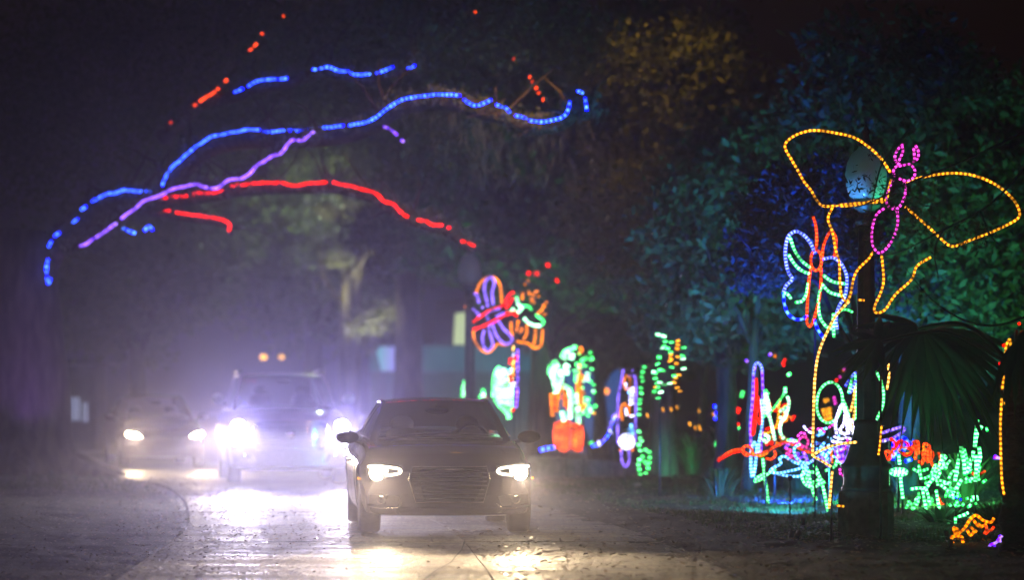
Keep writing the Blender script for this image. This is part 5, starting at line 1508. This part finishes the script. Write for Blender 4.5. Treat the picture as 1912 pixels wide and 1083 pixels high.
figure('lotus_light', 'tall arch of green and white leaves over orange vase shaped lights', 'light figure', 58, [
 ('leaf', 'mint_white', .055, [[(1038, 735), (1036, 715), (1032, 700), (1036, 685), (1044, 680)], [(1052, 672), (1056, 662), (1064, 656)], [(1056, 700), (1060, 690)], [(1046, 690), (1047, 710), (1040, 728)], [(1066, 672), (1068, 660)], [(1060, 680), (1055, 690)]]),
 ('leaf', 'mint', .04, [[(1026, 700), (1027, 684), (1040, 674)], [(1048, 668), (1056, 656), (1072, 650), (1074, 645)], [(1060, 720), (1066, 735), (1064, 780)], [(1074, 690), (1076, 715)]]),
 ('leaf', 'green', .034, ov[:34]), ('leaf', 'mint_white', .034, ov[34:40]), ('leaf', 'amber', .034, ov[40:]),
 ('spike', 'mint_white', .045, [[(1052, 722), (1062, 726), (1066, 750), (1064, 782)], [(1050, 768), (1053, 788)], [(1078, 760), (1080, 792)], [(1102, 762), (1104, 772)], [(1098, 695), (1095, 712)], [(1076, 735), (1078, 755)]]),
 ('arch', 'orange', .034, [[(1032, 778), (1030, 755), (1029, 735)], [(1040, 770), (1042, 745), (1048, 725), (1056, 722)], [(1054, 760), (1054, 735), (1046, 728)], [(1083, 648), (1086, 655), (1080, 662)], [(1082, 680), (1082, 700), (1078, 720), (1082, 760)], [(1087, 700), (1085, 730), (1088, 770)]]),
 ('arch', 'orange_red', .036, [[(1034, 770), (1036, 745), (1040, 735)], [(1050, 740), (1058, 750), (1060, 765)]]),
 ('vase', 'orange_red', .05, [[(1040, 790), (1037, 812), (1040, 838)], [(1046, 786), (1044, 812), (1049, 842)], [(1053, 788), (1051, 815), (1055, 844)], [(1072, 790), (1070, 815), (1070, 842)], [(1078, 790), (1080, 815), (1076, 844)], [(1084, 795), (1085, 820), (1082, 842)], [(1060, 786), (1060, 805), (1058, 840)]]),
 ('vase', 'orange', .038, [[(1038, 800), (1060, 796), (1084, 800)], [(1040, 818), (1058, 820)], [(1072, 822), (1086, 816)], [(1050, 790), (1050, 840)], [(1077, 792), (1074, 838)]]),
], pole=[(1058, 838), (1090, 770)], group=None)
figure('tower_light', 'tall slim violet framed figure with white ball at its foot', 'light figure', 54, [
 ('frame_rope', 'lilac', .022, [[(1164, 690), (1160, 712), (1154, 745), (1153, 790), (1154, 830)], [(1173, 702), (1184, 702), (1187, 720), (1187, 780), (1186, 826)], [(1160, 840), (1161, 860), (1168, 872), (1175, 860), (1174, 840)], [(1180, 691), (1182, 693)]]),
 ('curl', 'orange', .02, [ell(1171, 715, 6, 13), [(1158, 780), (1160, 762), (1166, 754), (1170, 762)], [(1161, 770), (1162, 786)], [(1175, 756), (1174, 776)]]),
 ('ladder', 'white', .022, [[(1174, 728 + k * 7), (1184, 724 + k * 7)] for k in range(5)] + [[(1168, 715), (1170, 728)], [(1176, 778), (1184, 776)], [(1168, 762), (1170, 776)]]),
 ('ladder', 'cyan', .024, [[(1172, 732), (1182, 736)], [(1178, 792), (1182, 812)], [(1174, 800), (1175, 812)]]),
 ('ball', 'white', .045, [ell(1170, 825, 11, 11), ell(1170, 825, 5, 6)]),
 ('ball_core', 'mint_white', .04, [[(1168, 812), (1168, 838)], [(1160, 826), (1181, 826)]]),
 ('foot', 'orange', .02, [[(1156, 840), (1160, 842)], [(1178, 842), (1184, 840)]]),
], pole=[(1168, 868)], group=None)
def beads(lst, r=0.0): return [[(x, y), (x + rb.uniform(-1.5, 1.5), y + rb.uniform(3, 7))] for x, y in lst]
rb = random.Random(9)
figure('vine_light', 'string of green blobs hanging beside the tall violet figure', 'light figure', 55, [
 ('bead', 'green', .032, beads([(1203, 683), (1201, 692), (1199, 702), (1200, 710), (1197, 722), (1198, 732), (1195, 744), (1194, 752), (1194, 762), (1200, 850), (1212, 842), (1213, 852), (1213, 862), (1210, 872), (1206, 882), (1196, 884), (1194, 874), (1205, 860), (1208, 866)])),
 ('bead', 'mint', .034, beads([(1193, 772), (1194, 804), (1195, 816), (1198, 822), (1193, 828), (1196, 840), (1206, 838), (1210, 842), (1194, 856), (1192, 866)])),
], pole=[(1196, 880)], group=None, frame=False)
figure('vine_light', 'green and amber blobs of light high in the thicket right of the violet figure', 'light figure', 48.5, [
 ('bead', 'green', .036, beads([(1242, 636), (1254, 637), (1239, 644), (1247, 648), (1252, 656), (1231, 664), (1227, 678), (1232, 688), (1224, 694), (1240, 690), (1223, 704), (1226, 714), (1228, 720), (1240, 716), (1222, 728), (1229, 742), (1276, 647), (1254, 684), (1259, 700), (1275, 662)])),
 ('bead', 'mint_white', .04, beads([(1229, 622), (1240, 625), (1237, 647), (1275, 668), (1276, 686), (1222, 692), (1232, 712), (1233, 730), (1250, 714)])),
 ('bead', 'amber', .032, beads([(1265, 634), (1266, 641), (1265, 648), (1252, 660), (1254, 668), (1266, 664), (1263, 676), (1268, 698), (1262, 704), (1260, 712), (1264, 722), (1270, 728), (1250, 672), (1223, 720)])),
], pole=[(1232, 740)], group=None, frame=False)
figure('string_light', 'short violet white string sloping down left of the tall violet figure', 'rope light', 60, [
 ('bulb', 'lilac', .05, [[(1145, 775), (1148, 779)], [(1142, 786), (1144, 790)], [(1138, 796), (1141, 800)], [(1126, 820), (1128, 822)]]), ('bulb', 'white', .055, [[(1116, 829), (1121, 828)], [(1148, 776), (1150, 778)], [(1139, 808), (1141, 806)]]),
 ('rope', 'blue', .02, [[(1105, 834), (1120, 829), (1136, 812), (1143, 790), (1149, 775)]])], pole=[(1140, 806)], group=None, frame=False)
figure('string_light', 'blue string of lights lying along the top of the low wall', 'rope light', 57, [
 ('rope', 'blue', .035, [[(1008, 841), (1020, 838), (1036, 836)]])], group=None, frame=False)
figure('string_light', 'tiny green and violet bits of light low beside the orange lotus', 'rope light', 64, [('bead', 'green', .045, [[(1103, 826), (1104, 828)]]), ('bead', 'violet', .03, [[(1110, 832), (1114, 830)]])], group=None, frame=False, pole=[(1104, 827)])
amb = [(1236, 766), (1251, 765), (1262, 762), (1207, 777), (1303, 768), (1304, 798), (1296, 800), (1286, 793), (1330, 775), (1305, 801)]
figure('string_light', 'scatter of small amber bulbs in the dark thicket', 'rope light', 54, [('bulb', 'amber', .036, [[(x, y), (x + 3, y - 1)] for x, y in amb])], group=None, frame=False, pole=[(1251, 765)])
figure('string_light', 'small red bulbs high above the amber and green butterfly', 'rope light', 62, [('bulb', 'red', .04, [[(984, 509), (990, 512)], [(998, 511), (1006, 511)], [(1020, 496), (1026, 494)], [(1038, 525), (1042, 523)]])], group=None, frame=False)
figure('string_light', 'orange bulb above the pavilion window', 'rope light', 64, [('bulb', 'orange', .03, [[(867, 573), (872, 573)]])], group=None, frame=False)
for (px_, pl, col, lb) in ((0, None, 'magenta', ''),): pass
figure('bud_light', 'small magenta and red bits between the green hoop and the lamp post', 'light figure', 50, [
 ('bud', 'magenta', .02, [[(1574, 692), (1580, 689)], [(1566, 706), (1570, 703)], [(1557, 740), (1560, 755)]]), ('bud', 'red', .018, [[(1560, 712), (1564, 708)], [(1461, 676), (1464, 684)], [(1466, 670), (1462, 680)], [(1478, 786), (1484, 776)]]), ('bud', 'orange', .02, [[(1446, 668), (1449, 662)], [(1572, 694), (1576, 692)]]), ('bud', 'violet', .02, [[(1436, 664), (1440, 660)], [(1392, 672), (1396, 676)]])], pole=[(1560, 750)], group='small buds of coloured light')

# rope lights wound along the oak limbs
GO = 'rope lights wound along the oak limbs'
def limb_rope(label, mat, r, segs, limb_px, nbase, near=.16):
    """segs: photo polylines; each takes the depth of the limb below it at that column, on its near side"""
    lx = sorted([((p.x / p.y * F + 956), p.y) for p in limb_px])
    X = [a for a, _ in lx]; Y = [b for _, b in lx]
    o = P(segs[0][0][0], segs[0][0][1], float(np.interp(segs[0][0][0], X, Y)))
    t = thing('rope_light', label, 'rope light', o, group=GO)
    for pl in segs:
        pts = []
        for (x, y) in pl:
            pts.append(P(x, y, float(np.interp(x, X, Y)) - near))
        sp = smooth_path(pts, 6)
        sp = [p + noise.noise_vector(p * 2.2) * .035 for p in sp]
        g = Geo(); g.tube([p - o for p in sp], r, 6); g.build('rope', M(mat), t)
    return t
limb_rope('long bright blue rope light over the highest arching oak limb', 'blue', .020, [
 [(300, 357), (305, 340), (316, 322), (338, 294), (352, 284), (368, 270)], [(370, 270), (398, 255), (425, 246), (450, 244), (486, 241)], [(490, 244), (510, 245), (540, 244), (565, 241), (590, 238), (640, 236)], [(652, 236), (680, 228), (703, 220), (722, 202), (745, 188), (775, 180), (800, 178), (832, 175), (860, 178)],
 [(868, 186), (880, 196), (890, 198), (902, 192), (914, 186)], [(924, 196), (936, 200)], [(942, 200), (952, 210)], [(962, 216), (982, 222)], [(988, 225), (1010, 225), (1036, 221), (1054, 216), (1062, 205), (1066, 190)], [(1078, 170), (1086, 174)], [(1090, 182), (1093, 206)]], L_main, 0, .30)
limb_rope('blue rope light at the left end of the oak limb', 'blue', .022, [[(298, 358), (270, 357), (240, 355), (212, 360), (192, 366), (174, 375)], [(162, 384), (154, 391)], [(145, 410), (136, 415)], [(112, 434), (102, 440)], [(96, 448), (90, 460)]], L_main, 0)
limb_rope('short blue rope light hanging down the oak trunk', 'blue', .026, [[(89, 484), (87, 500), (88, 515)], [(88, 518), (90, 530), (94, 520)]], [P(60, 500, 62), P(120, 500, 62)], 0)
limb_rope('violet rope light along the oak limb that joins the blue one', 'violet', .024, [
 [(148, 458), (160, 455), (174, 446)], [(180, 443), (200, 430), (218, 419)], [(228, 408), (240, 397), (258, 383), (270, 374), (290, 366), (312, 357), (340, 348), (365, 342), (385, 350), (405, 352), (425, 338), (445, 332)], [(450, 332), (466, 322), (480, 308), (490, 302), (505, 292), (524, 285), (540, 268), (550, 260)], [(554, 260), (570, 258), (580, 250), (587, 244)]], L_violet, 0)
limb_rope('broad red rope light arching over the white off-roader', 'red', .025, [
 [(298, 371), (312, 369)], [(322, 366), (350, 366), (375, 361), (405, 358), (430, 349), (470, 343), (520, 341), (548, 346), (575, 341), (612, 341)], [(625, 343), (650, 346), (680, 354), (705, 363), (716, 374), (735, 383), (752, 400)], [(755, 403), (762, 407)], [(780, 412), (795, 414), (806, 420), (824, 420)], [(834, 425), (838, 424)], [(862, 452), (868, 454)], [(874, 456), (884, 461)]], L_red, 0)
limb_rope('short red rope light bending down above the last sedan', 'red', .025, [[(276, 385), (290, 387), (302, 389)], [(308, 390), (318, 392)], [(330, 396), (355, 400), (380, 403), (405, 408), (420, 413), (428, 420), (427, 432)]], L_red2, 0)
limb_rope('dashed blue rope light in the top branches', 'blue', .02, [[(437, 171), (452, 165)], [(464, 160), (476, 152), (486, 148), (505, 147), (518, 146)], [(524, 146), (536, 144)], [(584, 128), (590, 128)], [(597, 127), (615, 124), (632, 130), (648, 133), (662, 139), (690, 138)], [(704, 136), (718, 132), (735, 126)], [(762, 127), (775, 121)]], L_up, 0)
limb_rope('pair of short blue dashes below the violet rope light', 'blue', .024, [[(224, 425), (238, 432), (250, 436)], [(268, 432), (278, 424), (286, 431)]], [P(200, 430, 60.5), P(300, 430, 60.5)], 0)
limb_rope('small violet dash below the blue rope light in the middle', 'violet', .022, [[(716, 236), (728, 242), (741, 252)], [(748, 260), (754, 264)]], [P(700, 240, 54), P(760, 240, 54)], 0)
limb_rope('orange dash high on the left in the oak crown', 'orange_red', .024, [[(360, 197), (366, 194)], [(372, 188), (385, 179), (396, 173), (408, 163)], [(418, 153), (423, 148)], [(316, 230), (320, 226)]], [P(300, 200, 59), P(440, 200, 59)], 0)
limb_rope('small orange dashes at the top edge of the picture', 'orange_red', .020, [[(464, 94), (470, 90)], [(474, 86), (480, 80)], [(490, 64), (493, 61)], [(527, 31), (529, 31)], [(885, 21), (887, 21)]], [P(300, 200, 57), P(900, 200, 55)], 0)
limb_rope('row of orange dots above the right end of the blue rope light', 'orange_red', .028, [[(959, 109), (961, 110)], [(988, 144), (991, 145)], [(993, 152), (995, 153)], [(997, 158), (1002, 168)], [(1004, 172), (1006, 176)], [(1011, 186), (1014, 186)], [(1030, 241), (1033, 241)]], [P(900, 200, 53), P(1100, 200, 53)], 0)

# pale lit leaves around the distant white street light
lt = P(650, 733, 84.5); lt.z = 0
rt = thing('broadleaf_tree', 'distant tree with pale yellow lit leaf clusters around the white street light', 'tree', lt, group='park trees behind the light display')
g = Geo(); trunk_with_flare(g, (0, 0, -.2), (.3, 0, 5.2), .22, .12, 10); g.build('trunk', M('bark'), rt)
leaf_cloud('crown', [(P(x, y, 84), (rx, .5, rz)) for x, y, rx, rz in ((606, 388, .10, .06), (662, 388, .32, .26), (640, 400, .15, .12), (632, 482, .2, .18), (655, 495, .18, .16), (690, 598, .5, .3), (672, 612, .25, .25), (720, 580, .25, .14), (648, 368, .3, .2), (612, 395, .2, .12))], 2600, .085, 'moss', rt, lt, 14, .10)
